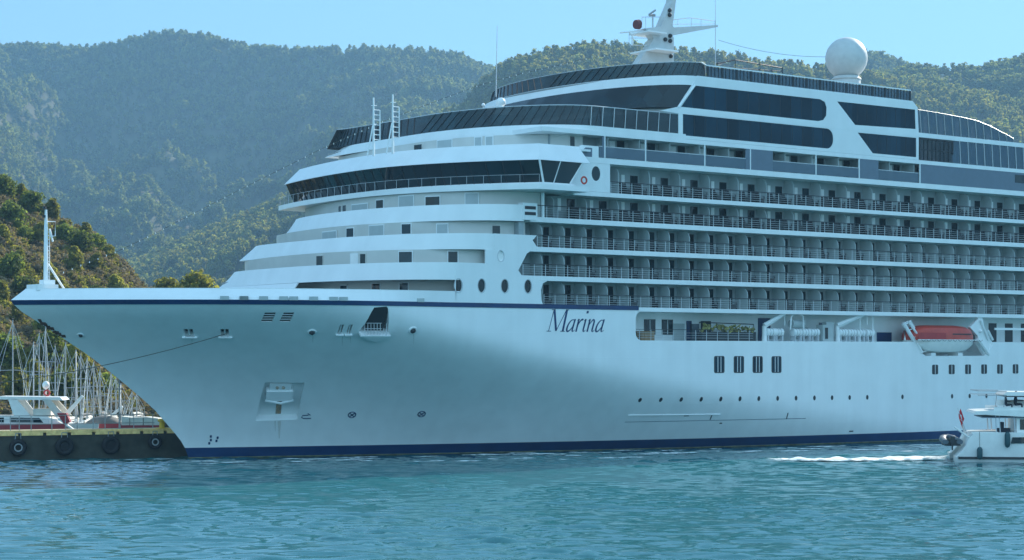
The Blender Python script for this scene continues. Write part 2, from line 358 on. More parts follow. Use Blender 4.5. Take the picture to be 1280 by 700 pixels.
hillB = Hill('mountain_spur', 'lower sunlit wooded spur running up behind the superstructure', [(60, 372), (130, 345), (220, 305), (300, 272), (420, 216), (520, 165), (580, 128), (615, 92), (640, 76), (690, 62), (740, 56), (790, 57), (840, 63), (900, 66), (960, 76), (1010, 82), (1100, 96), (1300, 130), (1500, 180)],
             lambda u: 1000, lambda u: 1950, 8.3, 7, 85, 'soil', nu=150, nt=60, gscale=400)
hillC = Hill('hill', 'small rounded far hill right of the white radar dome', [(1000, 110), (1030, 86), (1060, 75), (1082, 69), (1100, 70), (1118, 75), (1140, 84), (1180, 98), (1300, 140)], 1700, 2700, 1.7, 6, 18, 'soil', nu=60, nt=40)
hillD = Hill('hill', 'dark pine covered hillside at the right edge behind the ship', [(1000, 128), (1060, 100), (1100, 92), (1140, 87), (1180, 86), (1220, 87), (1250, 80), (1280, 73), (1350, 58), (1500, 30), (1700, 0)], 1200, 2150, 5.5, 8, 75, 'soil', nu=90, nt=50)
hillE = Hill('hill', 'near hillside of pines and brown scrub left of the bow mast', [(-420, 110), (-150, 158), (0, 226), (30, 250), (60, 270), (100, 292), (130, 314), (150, 333), (165, 348), (180, 362), (200, 378), (240, 395), (300, 410), (420, 432)], 250, 400, 9.9, 0.8, 3, 'soilnear', nu=100, nt=40, gscale=60)

def crown_mesh(name, mat, seed, height, width, nlobe, nleaf, leaf, conic=0.5, trunk=True, core=1):
    rr = random.Random(seed); mb = MB(); lobes = []
    for i in range(nlobe):
        k = i / max(nlobe - 1, 1); z = height * (0.34 + 0.58 * k)
        wz = width * 0.5 * (1 - conic * k) * (0.75 if k < 0.15 else 1)
        a = rr.random() * 6.28; d = wz * rr.uniform(0.15, 0.62)
        lobes.append((Vector((d * math.cos(a), d * math.sin(a), z)), wz * rr.uniform(0.50, 0.80), rr.uniform(0.55, 0.85)))
    if core:
        for c, r, sq in lobes:
            o = len(mb.v); mb.sphere(c, r * 0.6, 7, 5, (1, 1, sq))
            for i in range(o, len(mb.v)):
                p = Vector(mb.v[i]); q = p + (p - c) * 0.6 * noise.noise(p * 1.3 + Vector((seed, 0, 0))); mb.v[i] = tuple(q)
    for i in range(nleaf):
        c, r, sq = lobes[rr.randrange(nlobe)]
        d = Vector((rr.gauss(0, 1), rr.gauss(0, 1), rr.gauss(0.25, 1))).normalized()
        p = c + Vector((d.x, d.y, d.z * sq)) * r * rr.uniform(0.6, 1.32)
        a = (d + Vector((rr.gauss(0, .6), rr.gauss(0, .6), rr.gauss(0, .6)))).normalized(); b = a.orthogonal().normalized()
        b.rotate(Matrix.Rotation(rr.random() * 6.28, 3, a)); c2 = a.cross(b); L = leaf * rr.uniform(0.6, 1.4)
        mb.add([p - b * L * 0.5, p + c2 * L * 0.45 + a * L * 0.2, p + b * L * 0.6 + a * L * 0.15, p - c2 * L * 0.4], [(0, 1, 2, 3)])
    return mb
# prototypes for the far woods: unlinked meshes used only through the forest's instances
def forest(name, label, hill, n, mats, seed, size, ur, tr, reject=None, wide=0.85):
    pc = bpy.data.collections.new(name + '_kinds')
    for k in range(6):
        mat = mats[k % len(mats)]
        mb = crown_mesh('tree', mat, seed * 10 + k, 1.0, wide * random.uniform(0.8, 1.15), 6, 130, 0.13, conic=[0.25, 0.45, 0.7][k % 3])
        mb.tube([(0, 0, -0.1), (0, 0, 0.5)], [0.03, 0.02], 4, 1)
        me = bpy.data.meshes.new('tree'); me.from_pydata(mb.v, [], mb.f); me.materials.append(M[mat]); me.materials.append(M['bark'])
        me.polygons.foreach_set('material_index', mb.m)
        pc.objects.link(bpy.data.objects.new('tree', me))
    rr = random.Random(seed); P = []
    while len(P) < n:
        u = rr.uniform(*ur); t = rr.uniform(*tr)
        p = hill.pos(u, t)
        if reject and reject(u, t, p, rr): continue
        P.append((p, rr.random() * 6.28, size * rr.uniform(0.65, 1.3), rr.randrange(6)))
    me = bpy.data.meshes.new(name); me.from_pydata([p[0] for p in P], [], [])
    for nm, ty, dat in (('rot', 'FLOAT_VECTOR', [c for p in P for c in (0, 0, p[1])]), ('scl', 'FLOAT', [p[2] for p in P]), ('pick', 'INT', [p[3] for p in P])):
        at_ = me.attributes.new(nm, ty, 'POINT'); at_.data.foreach_set('vector' if ty == 'FLOAT_VECTOR' else 'value', dat)
    o = bpy.data.objects.new(name, me); COL.objects.link(o); tag(o, label, 'forest', kind='stuff')
    g = bpy.data.node_groups.new(name, 'GeometryNodeTree')
    g.interface.new_socket('Geometry', in_out='INPUT', socket_type='NodeSocketGeometry')
    g.interface.new_socket('Geometry', in_out='OUTPUT', socket_type='NodeSocketGeometry')
    N = g.nodes; gi, go = N.new('NodeGroupInput'), N.new('NodeGroupOutput'); ip = N.new('GeometryNodeInstanceOnPoints')
    ci = N.new('GeometryNodeCollectionInfo'); ci.inputs[0].default_value = pc; ci.inputs['Separate Children'].default_value = True; ci.inputs['Reset Children'].default_value = True
    ip.inputs['Pick Instance'].default_value = True
    def na(nm, ty):
        q = N.new('GeometryNodeInputNamedAttribute'); q.data_type = ty; q.inputs['Name'].default_value = nm; return q.outputs[0]
    L = g.links.new
    L(gi.outputs[0], ip.inputs['Points']); L(ci.outputs[0], ip.inputs['Instance'])
    L(na('rot', 'FLOAT_VECTOR'), ip.inputs['Rotation']); L(na('scl', 'FLOAT'), ip.inputs['Scale']); L(na('pick', 'INT'), ip.inputs['Instance Index'])
    L(ip.outputs[0], go.inputs[0])
    md = o.modifiers.new('trees', 'NODES'); md.node_group = g
    return o
def thin(u, t, p, rr): return fbm(p.x / 150, p.y / 150, 2.0) < rr.uniform(-1.4, -0.25)
forest('forest', 'blue green pine forest covering the tall mountain', hillA, 42000, ['farpine'], 11, 13.0, (-300, 720), (0.15, 1.04), thin)
forest('forest', 'lighter pine forest on the sunlit spur', hillB, 28000, ['farpine', 'pinedry'], 12, 10.5, (60, 1400), (0.05, 1.06), thin)
forest('forest', 'woodland on the small rounded far hill', hillC, 3500, ['farpine'], 13, 12, (1000, 1300), (0.5, 1.06))
forest('forest', 'pine woods on the right hillside behind the ship', hillD, 12000, ['farpine'], 14, 12, (1000, 1500), (0.2, 1.05),
       lambda u, t, p, rr: (u > 1170 and abs((u - 1180) - (t - 0.98) * -420) < 26 and rr.random() < .85) or fbm(p.x / 40, p.y / 40) < rr.uniform(-.9, 0))
forest('scrub', 'low brown and green scrub covering the near hillside', hillE, 7500, ['scrub', 'pinedry', 'scrub'], 15, 2.1, (-250, 330), (0.0, 1.03), None, 1.3)
# single pines on the near hillside
def make_tree(k, height, width, mat, label, group, seed):
    mb = crown_mesh('crown', mat, seed, height, width, 13, 1900, 0.62, conic=[0.3, 0.55][k % 2])
    root = empty('pine_tree', (0, 0, 0), label, 'tree', group)
    mb.build('crown', mat, root)
    t = MB(); t.tube([(0, 0, -1), (0.1, 0.05, height * 0.3), (0, 0.1, height * 0.75)], [0.28, 0.22, 0.08], 7)
    rr = random.Random(seed)
    for i in range(5):
        a = rr.random() * 6.28; z = height * rr.uniform(.3, .65)
        t.tube([(0, 0, z), (math.cos(a) * width * .3, math.sin(a) * width * .3, z + height * .12)], [0.09, 0.03], 5)
    t.build('trunk', 'bark', root)
    return root
KIND = ['broad green pine with a rounded crown on the near left hillside', 'yellowish green pine with a pointed crown on the near left hillside', 'dark green bushy pine on the near left hillside']
protos = [make_tree(0, 7.4, 7.2, 'pine', KIND[0], 'pines on the near left hillside', 41), make_tree(1, 8.2, 5.4, 'pinedry', KIND[1], 'pines on the near left hillside', 42), make_tree(0, 6.2, 6.8, 'pine', KIND[2], 'pines on the near left hillside', 43),
          make_tree(1, 7.6, 6.2, 'pinedry', KIND[1], 'pines on the near left hillside', 44)]
rr = random.Random(5); placed = []; used = [False] * 4
spots = [(4, .93), (14, .8), (40, .93), (78, .9), (108, .96), (24, .62), (60, .66), (92, .72), (2, .45), (20, .35), (120, .8), (48, .42), (76, .45), (104, .5), (135, .9), (8, .2), (36, .2), (64, .22), (92, .28), (118, .34), (140, .55), (-14, .7), (-25, .4), (-40, .85), (-30, .15), (160, .62), (165, .25), (130, .12), (80, .06), (20, .06), (50, .08), (190, .3), (110, .08), (30, .78), (50, .8), (70, .55), (88, .42), (15, .55), (32, .5), (100, .85), (122, .6), (148, .35), (58, .34), (44, .15), (95, .16), (5, .68), (84, .88), (66, .95), (27, .97), (118, .92), (146, .75)]
for i, (u, t) in enumerate(spots):
    k = rr.choice([0, 1, 2, 3]) ; p = hillE.pos(u, t)
    o = protos[k] if not used[k] else dup(protos[k]); used[k] = True
    sc = rr.uniform(0.5, 0.85); o.location = p; o.scale = (sc, sc, sc * rr.uniform(.9, 1.1)); o.rotation_euler = (0, 0, rr.random() * 6.28)
for k in range(4):
    if not used[k]: protos[k].location = hillE.pos(-60, .5)
for j, (u, v, Z, h, lb) in enumerate([(247, 344, 330, 9, 'lone yellow green tree top showing above the bow deck'), (212, 352, 345, 9, 'small tree crown beside the lone tree behind the bow deck'), (300, 358, 360, 9, 'dark tree crown half hidden behind the front of the superstructure')]):
    o = make_tree(0, h, h * 0.95, 'pinedry', lb, None, 60 + j); q = atd(u, v, Z); o.location = (q.x, q.y, q.z - h * 0.98)

# ------------------------------------------------------------------ the cruise ship
B = 17.09; LEN = 218.0
zA, zB_, zC, zD, zE, zF, zG = 28.86, 25.5, 22.78, 19.95, 17.2, 14.35, 31.45   # deck levels
ship = empty('cruise_ship', (0, 0, 0), 'huge white cruise ship with a navy waterline moored with its bow to the left', 'cruise ship')
STEM = [(-1.6, 1.0), (0, 0.3), (0.29, 0.15), (1.35, -0.27), (2.41, -1.15), (3.56, -2.24), (4.75, -3.35), (6.12, -5.04), (7.79, -7.18), (9.54, -9.6), (11.04, -11.98), (12.45, -14.32), (13.63, -16.3), (14.4, -17.1), (16, -17.1)]
def stem_x(z): return float(np.interp(z, [p[0] for p in STEM], [p[1] for p in STEM]))
def half(x, z):                                        # hull half breadth
    x0 = stem_x(z); q = min(max(z / 14.4, 0), 1)
    x1 = 95 - 84 * (1 - (1 - q) ** 1.3); p = 2.0
    s = (x - x0) / (x1 - x0)
    if s <= 0: return 0.0
    b = B if s >= 1 else B * (1 - (1 - s) ** p)
    if x > 150: b *= 1 - (0.35 * (1 - q) + 0.06) * ((x - 150) / (LEN - 150)) ** 2
    return b
def hull_at(u, v):
    d = Vector(ray(u, v)); k = 120.0; c = Vector((CAMX, CAMY, HC))
    while k < 400:
        p = c + d * k
        if -p.y <= half(p.x, p.z) and p.z < 15: break
        k += 0.1
    lo, hi = k - 0.1, k
    for _ in range(20):
        m = (lo + hi) / 2; p = c + d * m
        if -p.y <= half(p.x, p.z): hi = m
        else: lo = m
    p = c + d * hi; e = 0.15
    dx = (half(p.x + e, p.z) - half(p.x - e, p.z)) / (2 * e); dz = (half(p.x, p.z + e) - half(p.x, p.z - e)) / (2 * e)
    n = Vector((-dx, -1, -dz)).normalized()
    tx = Vector((1, -dx, 0)).normalized(); tz = n.cross(tx).normalized()
    if tz.z < 0: tz = -tz
    return p, n, tx, tz
def make_hull():
    zs = [-1.6, -0.6, 0, 0.5, 1.06] + list(np.linspace(1.7, 14.1, 22))
    ss = [0.0] + list((np.linspace(0, 1, 84)[1:]) ** 1.6) 
    mb = MB(); n = len(ss); rings = []
    for z in zs:
        x0 = stem_x(z); port = []
        for s in ss:
            x = x0 + (LEN - x0) * s; port.append((x, half(x, z)))
        ring = [(x, -b, z) for x, b in port] + [(x, b, z) for x, b in port[:0:-1]]
        rings.append(ring)
    m = len(rings[0]); vs = [p for r in rings for p in r]; fs = []; mi = []
    for i in range(len(zs) - 1):
        for j in range(m):
            fs.append((i * m + j, i * m + (j + 1) % m, (i + 1) * m + (j + 1) % m, (i + 1) * m + j)); mi.append(1 if zs[i + 1] <= 1.07 else 0)
    for base in (0, (len(zs) - 1) * m):
        for j in range(n - 1):
            a, b_, c, d = base + j, base + j + 1, base + (m - j - 1) % m, base + (m - j) % m
            fs.append((a, b_, c, d) if j else (a, b_, c)); mi.append(0)
    mb.add(vs, fs); mb.m = mi
    return mb.build('hull', ['white', 'navy', 'deckgrey'], ship, smooth=35)
hull = make_hull()
PROM0, PROM1 = 40.35, 150.0
cutters = []
def cutter(mb):
    o = mb.build('cutter', ['white'], None); cutters.append(o); return o
DP = 3.6
c1 = MB(); c1.plate(rrect(PROM0, PROM1, 11.12, 13.985, 0.75, 'ad'), [], -B - 1, -B + DP); cutter(c1)
c2 = MB(); c2.plate([(80.9, 12.5), (81.3, 11.2), (82.2, 10.0), (83.2, 9.55), (93.2, 9.55), (94.2, 10.0), (94.7, 11.0), (94.9, 12.5)], [], -B - 1, -B + DP - 0.3); cutter(c2)
def oriented_cut(u0, v0, u1, v1, depth, shape=None):   # a recess cut square to the hull between two photo points
    a = hull_at(u0, v0)[0]; b = hull_at(u1, v1)[0]; p, n, tx, tz = hull_at((u0 + u1) / 2, (v0 + v1) / 2)
    wx = abs((b - a).dot(tx)) / 2; wz = abs((b - a).dot(tz)) / 2
    sh = shape or [(-1, -1), (1, -1), (1, 1), (-1, 1)]
    mb = MB(); mb.plate([(x * wx, z * wz) for x, z in sh], [], 1.2, -depth, 0, lambda x, z, y: tuple(p + tx * x + tz * z + n * y))
    cutter(mb); return p, n, tx, tz, wx, wz
anchor = oriented_cut(319, 524, 382, 477, 0.55, [(-1, -1), (0.80, -1), (0.95, 1), (-0.72, 1)])
emb = oriented_cut(450, 417, 494, 386, 2.6, [(-1, -1), (0.95, -1), (0.62, 0.85), (0.5, 1), (-0.40, 1), (-0.55, 0.7)])
louv = [oriented_cut(u - 9.5, 402.5, u + 9.5, 391, 0.35, [(-1, -1), (0.55, -1), (1, 1), (-0.5, 1)]) for u in (335.5, 358.5)]
fair = [oriented_cut(u - 4.6, v + 4.6, u + 4.6, v - 4.6, 0.6) for u, v in ((236, 416), (281, 416))]
fair += [oriented_cut(u - 4.3, 417.5, u + 4.3, 406, 0.6, [(-1, -1), (.7, -1), (1, 1), (-.7, 1)]) for u in (426, 437)]
for c in cutters:
    md = hull.modifiers.new('cut', 'BOOLEAN'); md.operation = 'DIFFERENCE'; md.solver = 'EXACT'; md.object = c
dg = bpy.context.evaluated_depsgraph_get()
me = bpy.data.meshes.new_from_object(hull.evaluated_get(dg)); hull.modifiers.clear(); hull.data = me
me.shade_smooth(); me.set_sharp_from_angle(angle=R(28))
for c in cutters: bpy.data.objects.remove(c, do_unlink=True)

def P(name, mb, mats, smooth=0, parent=None): return mb.build(name, mats, parent or ship, smooth)
# blue sheer stripe and the white bulwark that leans in around the bow
def deck_curve(z, xend, off=0.0, n=64):
    x0 = stem_x(z) - off; pts = []
    for i in range(n + 1):
        x = x0 + (xend - x0) * (i / n) ** 2.0; pts.append((x, half(x + off * 0.6, z) + (off if i else 0)))
    return [(x, -T) for x, T in pts[::-1]] + pts[1:]
lo, hi = deck_curve(14.1, 40.7, 0.05), deck_curve(14.5, 40.7, 0.05)
st = MB(); st.strip(lo, hi, 14.1, 14.52, 0.1); P('sheer_stripe', st, 'navy', 30)
def lean(curve, d):
    out = []
    for x, T in curve:
        q = min(max((14 - x) / 20, 0), 1) ** 0.6
        r = math.hypot(x - 14, T) or 1
        out.append((x + d * q * (14 - x) / r * 1.15, T - d * q * T / r))
    return out
bw0 = deck_curve(14.52, 19.5, 0.0); bw1 = lean(bw0, 1.15)
bw = MB(); bw.strip(bw0, bw1, 14.52, 15.5, 0.14); P('bulwark', bw, 'white', 30)
cap = MB(); cap.strip([(x, T) for x, T in bw1], [(x, T) for x, T in bw1], 15.503, 15.56, 0.3); P('bulwark_rail', cap, 'white', 30)
fd = MB(); fd.slab(lean(deck_curve(14.3, 34, -0.2), 0.2), 14.12, 14.3); P('foredeck', fd, 'deckgrey')

def ell(x0, A, Bm=B, xe=None, n=44, xt=None):           # xt: where the starboard shoulder stands (squarer than the port one)
    pts = []
    for i in range(n + 1):
        t = -math.pi / 2 + math.pi * i / n; T = Bm * math.sin(t); x = x0 + A * (1 - math.cos(t))
        if xt is not None and T < 0: x = x0 + (xt - x0) * (T / Bm) ** 2
        pts.append((x, T))
    if xe is not None: pts = [(xe, -Bm)] + pts + [(xe, Bm)]
    return pts
XE = 176.0
def band(name, x0, A, z0, z1, ln=0.5, th=0.14, xe=None, mat='white', Bm=B, xt=None):
    b = ell(x0, A, Bm, xe, xt=xt); b = ([(40, -Bm)] + b) if xt is not None and xe is None else b; t = []
    for x, T in b:
        q = max(0, -T / Bm); k = max(0, (q - .55) / .45) ** 2 if xt is not None else 0    # the starboard shoulder is rounded in towards its top
        t.append((x + ln * max(0, 1 - (abs(T) / Bm) ** 2) ** 0.5 * (1 - k) + 1.3 * k, T * (1 - .075 * k)))
    m = MB(); m.strip(b, t, z0, z1, th); return P(name, m, mat, 35)
def recess(x0, A, z0, z1, wins, side=B - 0.9, xt=None):
    c = ell(x0, A, side, None, xt=xt); c = [(c[0][0] + 8, c[0][1])] + c + [(c[-1][0] + 0.6, c[-1][1])]; m = MB(); m.strip(c, c, z0, z1, 0.1)
    o = P('front_wall', m, 'frontwall', 35)
    for u, wpx, h, za, mat in wins:                    # openings that face the bow
        d = ray(u, 300); best = None
        for i in range(1200):
            t = -1.5 + 3.0 * i / 1200; x = x0 + A * (1 - math.cos(t)); T = side * math.sin(t)
            dx, dy = x - CAMX, -T - CAMY; uu = CX + F * (dx * COS - dy * SIN) / (dx * SIN + dy * COS)
            if best is None or abs(uu - u) < best[0]: best = (abs(uu - u), t, x, T)
        if best[0] > 6: continue
        _, t, x, T = best; tang = Vector((A * math.sin(t), -side * math.cos(t), 0)).normalized(); nrm = Vector((-abs(tang.y), 0, 0)); nrm = Vector((tang.y, -tang.x, 0))
        if nrm.x > 0 and abs(t) < 1: nrm = -nrm
        if nrm.dot(Vector((CAMX - x, CAMY + T, 0))) < 0: nrm = -nrm
        ww = wpx / 14.0 / max(abs((tang.x * COS - tang.y * SIN)), 0.3) / 2
        fr = MB(); fr.obox(Vector((x, -T, za + h / 2)) + nrm * 0.03, tang * (ww + 0.09), nrm * 0.035, Vector((0, 0, h / 2 + 0.09)))
        f = P('window' if h < 1.2 else 'door', fr, 'white' if mat != 'dark' else 'frontwall')
        pn = MB(); pn.obox(Vector((x, -T, za + h / 2)) + nrm * 0.075, tang * ww, nrm * 0.012, Vector((0, 0, h / 2)))
        P('pane', pn, 'glass' if mat in ('glass', 'dark') else mat, parent=f)
    return o
# front terraces, from the foredeck upwards
recess(13.6, 9.5, zF, 16.75, [(470, 11, 1.1, 15.3, 'glass'), (505, 11, 1.1, 15.3, 'glass'), (430, 9, 1.1, 15.2, 'glass')], xt=15)
band('terrace_band', 10.7, 8.3, 16.6, 18.2, 0.6, xt=12.6)
bm_ = [(x - 0.25, T) for x, T in ell(10.7, 8.3, xt=12.3) if T < 3.5]; m = MB(); m.strip([(x - 1.2, T) for x, T in bm_], bm_, 15.0, 16.56, 0.14); P('terrace_base', m, 'white', 35)
recess(12.9, 10.2, zE, 19.5, [(319, 7, 2.0, zE, 'dark'), (372, 16, 1.9, zE, 'divider'), (400, 9, 2.0, zE, 'dark'), (443, 9, 2.0, zE, 'curtain'), (454, 7, 2.0, zE, 'dark'), (507, 17, 1.0, 18.3, 'glass'), (566, 12, 1.0, 18.3, 'glass')], xt=15.2)
band('terrace_band', 13.9, 9.3, 19.5, 21.0, 0.7, xt=15.0)
recess(16.4, 10.3, zD, 22.3, [(371, 6, 1.9, zD, 'dark'), (386, 7, 2.0, zD, 'dark'), (394, 5, 2.0, zD, 'dark'), (412, 22, 1.9, zD, 'divider'), (438, 10, 0.9, 21.1, 'glass'), (471, 20, 1.1, 21.0, 'divider'), (508, 12, 0.9, 21.2, 'glass'), (553, 14, 1.0, 21.0, 'divider'), (620, 10, 1.9, zD, 'dark')], xt=19.0)
band('terrace_band', 16.7, 9.8, 22.3, 23.85, 0.7, xt=20.3)
recess(19.0, 9.5, zC, 25.2, [(411, 8, 1.9, zC, 'dark'), (424, 7, 1.9, zC, 'dark'), (431, 5, 1.9, zC, 'dark'), (450, 24, 1.8, zC, 'divider'), (475, 10, 0.8, 24.0, 'glass'), (508, 20, 1.0, 24.0, 'divider'), (541, 19, 0.8, 24.0, 'glass'), (590, 17, 1.0, 24.0, 'divider')], xt=22.5)
for x0, A, z, xt in ((11.0, 8.3, zE, 12.9), (14.3, 9.3, zD, 15.4), (17.1, 9.8, zC, 20.7)):
    m = MB(); m.slab(ell(x0, A, B - 0.16, 60.0, xt=xt), z - 0.25, z); P('terrace_deck', m, 'deckgrey')
# side plating ahead of the balconies
s1 = MB()
poly = [(18.6, 14.53), (28.75, 14.53), (28.55, 14.9), (28.5, 15.9), (28.75, 16.5), (29.3, 16.74), (28.4, 16.74), (28.4, 17.2), (26.2, 17.2), (25.8, 17.65), (26.8, 19.25), (27.2, 19.49), (28.0, 19.49), (28.0, 19.95), (27.5, 20.55), (28.0, 21.02), (23.0, 21.02), (23.0, 19.49), (22.0, 19.49), (22.0, 18.21), (18.6, 18.21)]
PH = [(573, 357), (602, 357), (631, 357.5), (660, 358)]
holes = []
for u, v in PH:
    c = at(u, v, B); holes.append([(c.x + 0.42 * math.cos(R(a)), c.z + 0.62 * math.sin(R(a))) for a in range(0, 360, 20)])
c = at(626, 320, B); holes.append([(c.x + 0.36 * math.cos(R(a)), c.z + 0.5 * math.sin(R(a))) for a in range(0, 360, 20)])
for sgn in (1, -1):
    s1 = MB(); s1.plate(poly, holes if sgn == 1 else [], (-B - 0.006) * sgn, (-B + 0.16) * sgn); P('side_plating', s1, 'white')
for k, h in enumerate(holes):
    cx = sum(p[0] for p in h) / len(h); cz = sum(p[1] for p in h) / len(h)
    m = MB(); m.plate([(cx + (x - cx) * 1.16, cz + (z - cz) * 1.14) for x, z in h], [h], -B - 0.03, -B - 0.002)
    f = P('porthole', m, 'rail')
    g = MB(); g.plate([(cx + (x - cx) * 1.02, cz + (z - cz) * 1.02) for x, z in h], [], -B + 0.10, -B + 0.13); P('pane', g, 'glass' if k < 4 else 'curtain', parent=f)
# deck slabs with their white edge along the side
for z, x0, A, th in ((zE, 13.6, 12.2, 0.45), (zD, 15, 11, 0.46), (zC, 17.6, 9.8, 0.48), (zB_, 19.4, 8, 0.42), (zA, 25, 9, 0.55)):
    xs = {zE: 28.4, zD: 28.0, zC: 27.2, zB_: 32.4, zA: 33.2}[z]
    m = MB(); m.box(xs, XE, -B - 0.03, B + 0.03, z - th, z); P('deck_slab', m, 'white')
m = MB(); m.box(40.75, XE, -B - 0.03, B + 0.03, 13.98, zF + 0.04); P('deck_slab', m, 'white')
m = MB(); m.box(28.6, XE, -B - 0.025, B + 0.025, zG - 0.45, zG - 0.02); P('deck_slab', m, 'white')
# inner cabin walls and the end wall of each balcony row
IN = B - 2.0
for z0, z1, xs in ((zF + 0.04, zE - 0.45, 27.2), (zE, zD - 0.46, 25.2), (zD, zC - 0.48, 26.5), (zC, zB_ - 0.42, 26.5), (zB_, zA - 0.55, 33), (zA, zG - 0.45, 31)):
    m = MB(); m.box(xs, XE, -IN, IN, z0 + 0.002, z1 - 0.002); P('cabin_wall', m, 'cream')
m = MB(); m.box(27.0, 28.2, -B + 0.2, B - 0.2, zF + 0.05, 16.7); m.box(24.6, 25.4, -B + 0.2, B - 0.2, zE + 0.01, 19.4); m.box(26, 26.6, -B + 0.2, B - 0.2, zD + 0.01, 22.2)
P('end_wall', m, 'cream')
# bridge wing root with its oval window
ov = at(745, 217, B); oval = [(ov.x + 0.55 * math.cos(R(a)), ov.z + 0.72 * math.sin(R(a))) for a in range(0, 360, 18)]
for sgn in (1, -1):
    m = MB(); m.plate([(31.2, 25.52), (37.05, 25.52), (37.05, 28.3), (35.6, 28.3), (35.6, 29.95), (33.4, 29.95), (31.2, 28.4)], [oval, ] if sgn == 1 else [], (-B - 0.004) * sgn, (-B + 0.15) * sgn); P('wing_root_wall', m, 'white')
q = at(734, 191.5, B); m = MB(); m.plate([(q.x - .62, q.z - .30), (q.x - .3, q.z - .62), (q.x + .6, q.z - .62), (q.x + .6, q.z + .55), (q.x - .2, q.z + .55), (q.x - .55, q.z + .3)], [], -B - .02, -B - .004); P('window', m, 'bluepanel')
m = MB(); m.plate(oval, [], -B + 0.06, -B + 0.09); P('oval_window', m, 'glass')
m = MB(); m.box(33.2, 37.0, -B + 0.2, B - 0.2, 25.53, 28.2); P('wing_root_core', m, 'cream')

# balcony rows: dividers, doors, rails; the far ones of each kind are gathered in one part
rows = [('low', zF + 0.04, zE - 0.45, 28.9), ('low', zE, zD - 0.46, 26.2), ('low', zD, zC - 0.48, 28.0), ('up', zC, zB_ - 0.42, 29.3), ('up', zB_, zA - 0.55, 37.05)]
div_list, door_list, slot_list, chair_spots = [], [], [], []
for kind, z0, z1, xs in rows:
    pitch = 2.70 if kind == 'low' else 4.05
    x = 31.45 - 2.7 if kind == 'low' else 46.7 - 4.05 * 5
    while x < 132:
        if x > xs - 0.2: div_list.append((x, z0, z1, kind))
        if x + 1.2 > xs:
            door_list.append((x + 1.62, z0, kind))
            chair_spots.append((x + (0.75 if kind == 'low' else 2.9), z0, kind))
            if kind == 'up': slot_list.append((x + 1.55, z0)); door_list[-1] = (x + 2.75, z0, kind)
            if kind == 'up' and x > 34: chair_spots.append((x + 1.0, z0, kind))
        x += pitch
def div_mb(mb, x, z0, z1, kind):
    y0, y1 = -B + (0.14 if kind == 'low' else 0.55), -IN + 0.01
    r = 0.75; pts = [(y1, z0 + .01), (y0, z0 + .01), (y0, z1 - r - 0.12)]
    for i in range(1, 6):
        t = R(90 * i / 5); pts.append((y0 + r - r * math.cos(t), z1 - r - 0.12 + r * math.sin(t)))
    pts.append((y1, z1 - 0.12))
    n = len(pts); vs = [(x - 0.04, y, z) for y, z in pts] + [(x + 0.04, y, z) for y, z in pts]
    fs = [tuple(range(n)), tuple(range(n, 2 * n))[::-1]] + [(i, n + i, n + (i + 1) % n, (i + 1) % n) for i in range(n)]
    mb.add(vs, fs)
div_list.sort(key=lambda d: d[0]); door_list.sort(key=lambda d: d[0])
proto_d = {}
for i, (x, z0, z1, kind) in enumerate(div_list[:100]):
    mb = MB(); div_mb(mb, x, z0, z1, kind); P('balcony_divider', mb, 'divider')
mb = MB()
for d in div_list[100:]: div_mb(mb, *d)
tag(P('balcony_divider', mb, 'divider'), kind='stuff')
def door_mb(mb, x, z0, kind):
    ww = 0.62 if kind == 'low' else 0.95
    mb.box(x, x + ww, -IN - 0.05, -IN + 0.02, z0 + 0.02, z0 + 2.08); mb.box(x + 0.05, x + ww - .05, -IN - 0.06, -IN - 0.045, z0 + 0.1, z0 + 2.02, 1)
for d in door_list[:100]: mb = MB(); door_mb(mb, *d); P('balcony_door', mb, ['dark', 'glass'])
mb = MB()
for d in door_list[100:]: door_mb(mb, *d)
tag(P('balcony_door', mb, ['dark', 'glass']), kind='stuff')
for x, z in slot_list: mb = MB(); mb.box(x, x + 0.42, -IN - 0.07, -IN - 0.01, z + 0.9, z + 2.1); P('curtain', mb, 'curtain')
def railing(x0, x1, z0, h=1.08, y=-B + 0.06, step=1.35, bars=5):
    mb = MB(); x = x0
    while x < x1 + .01: mb.box(x - 0.025, x + 0.025, y - 0.02, y + 0.02, z0, z0 + h); x += step
    for k in range(1, bars): mb.box(x0, x1, y - 0.012, y + 0.012, z0 + h * k / bars - 0.012, z0 + h * k / bars + 0.012)
    mb.box(x0, x1, y - 0.04, y + 0.04, z0 + h, z0 + h + 0.07, 1)
    P('railing', mb, ['rail', 'dark'])
railing(28.9, XE - 1, zF + 0.04); railing(26.4, XE - 1, zE); railing(28.1, XE - 1, zD); railing(27.9, XE - 1, zC); railing(37.2, XE - 1, zB_)
m = MB(); m.box(28.7, 28.95, -B + 0.03, -B + 0.28, zC, 25.1); P('wing_pillar', m, 'white')
# vent box at the aft end of the upper terrace band
m = MB(); a = at(651, 257, B + 0.06); m.box(26.3, 28.0, -B - 0.10, -B + 0.7, 22.45, 24.05); vb = P('vent_box', m, 'white')
m = MB(); m.box(26.5, 27.8, -B - 0.13, -B - 0.07, 23.45, 23.75); m.box(26.5, 27.8, -B - 0.13, -B - 0.07, 22.9, 23.2); P('vent_slot', m, 'dark', parent=vb)

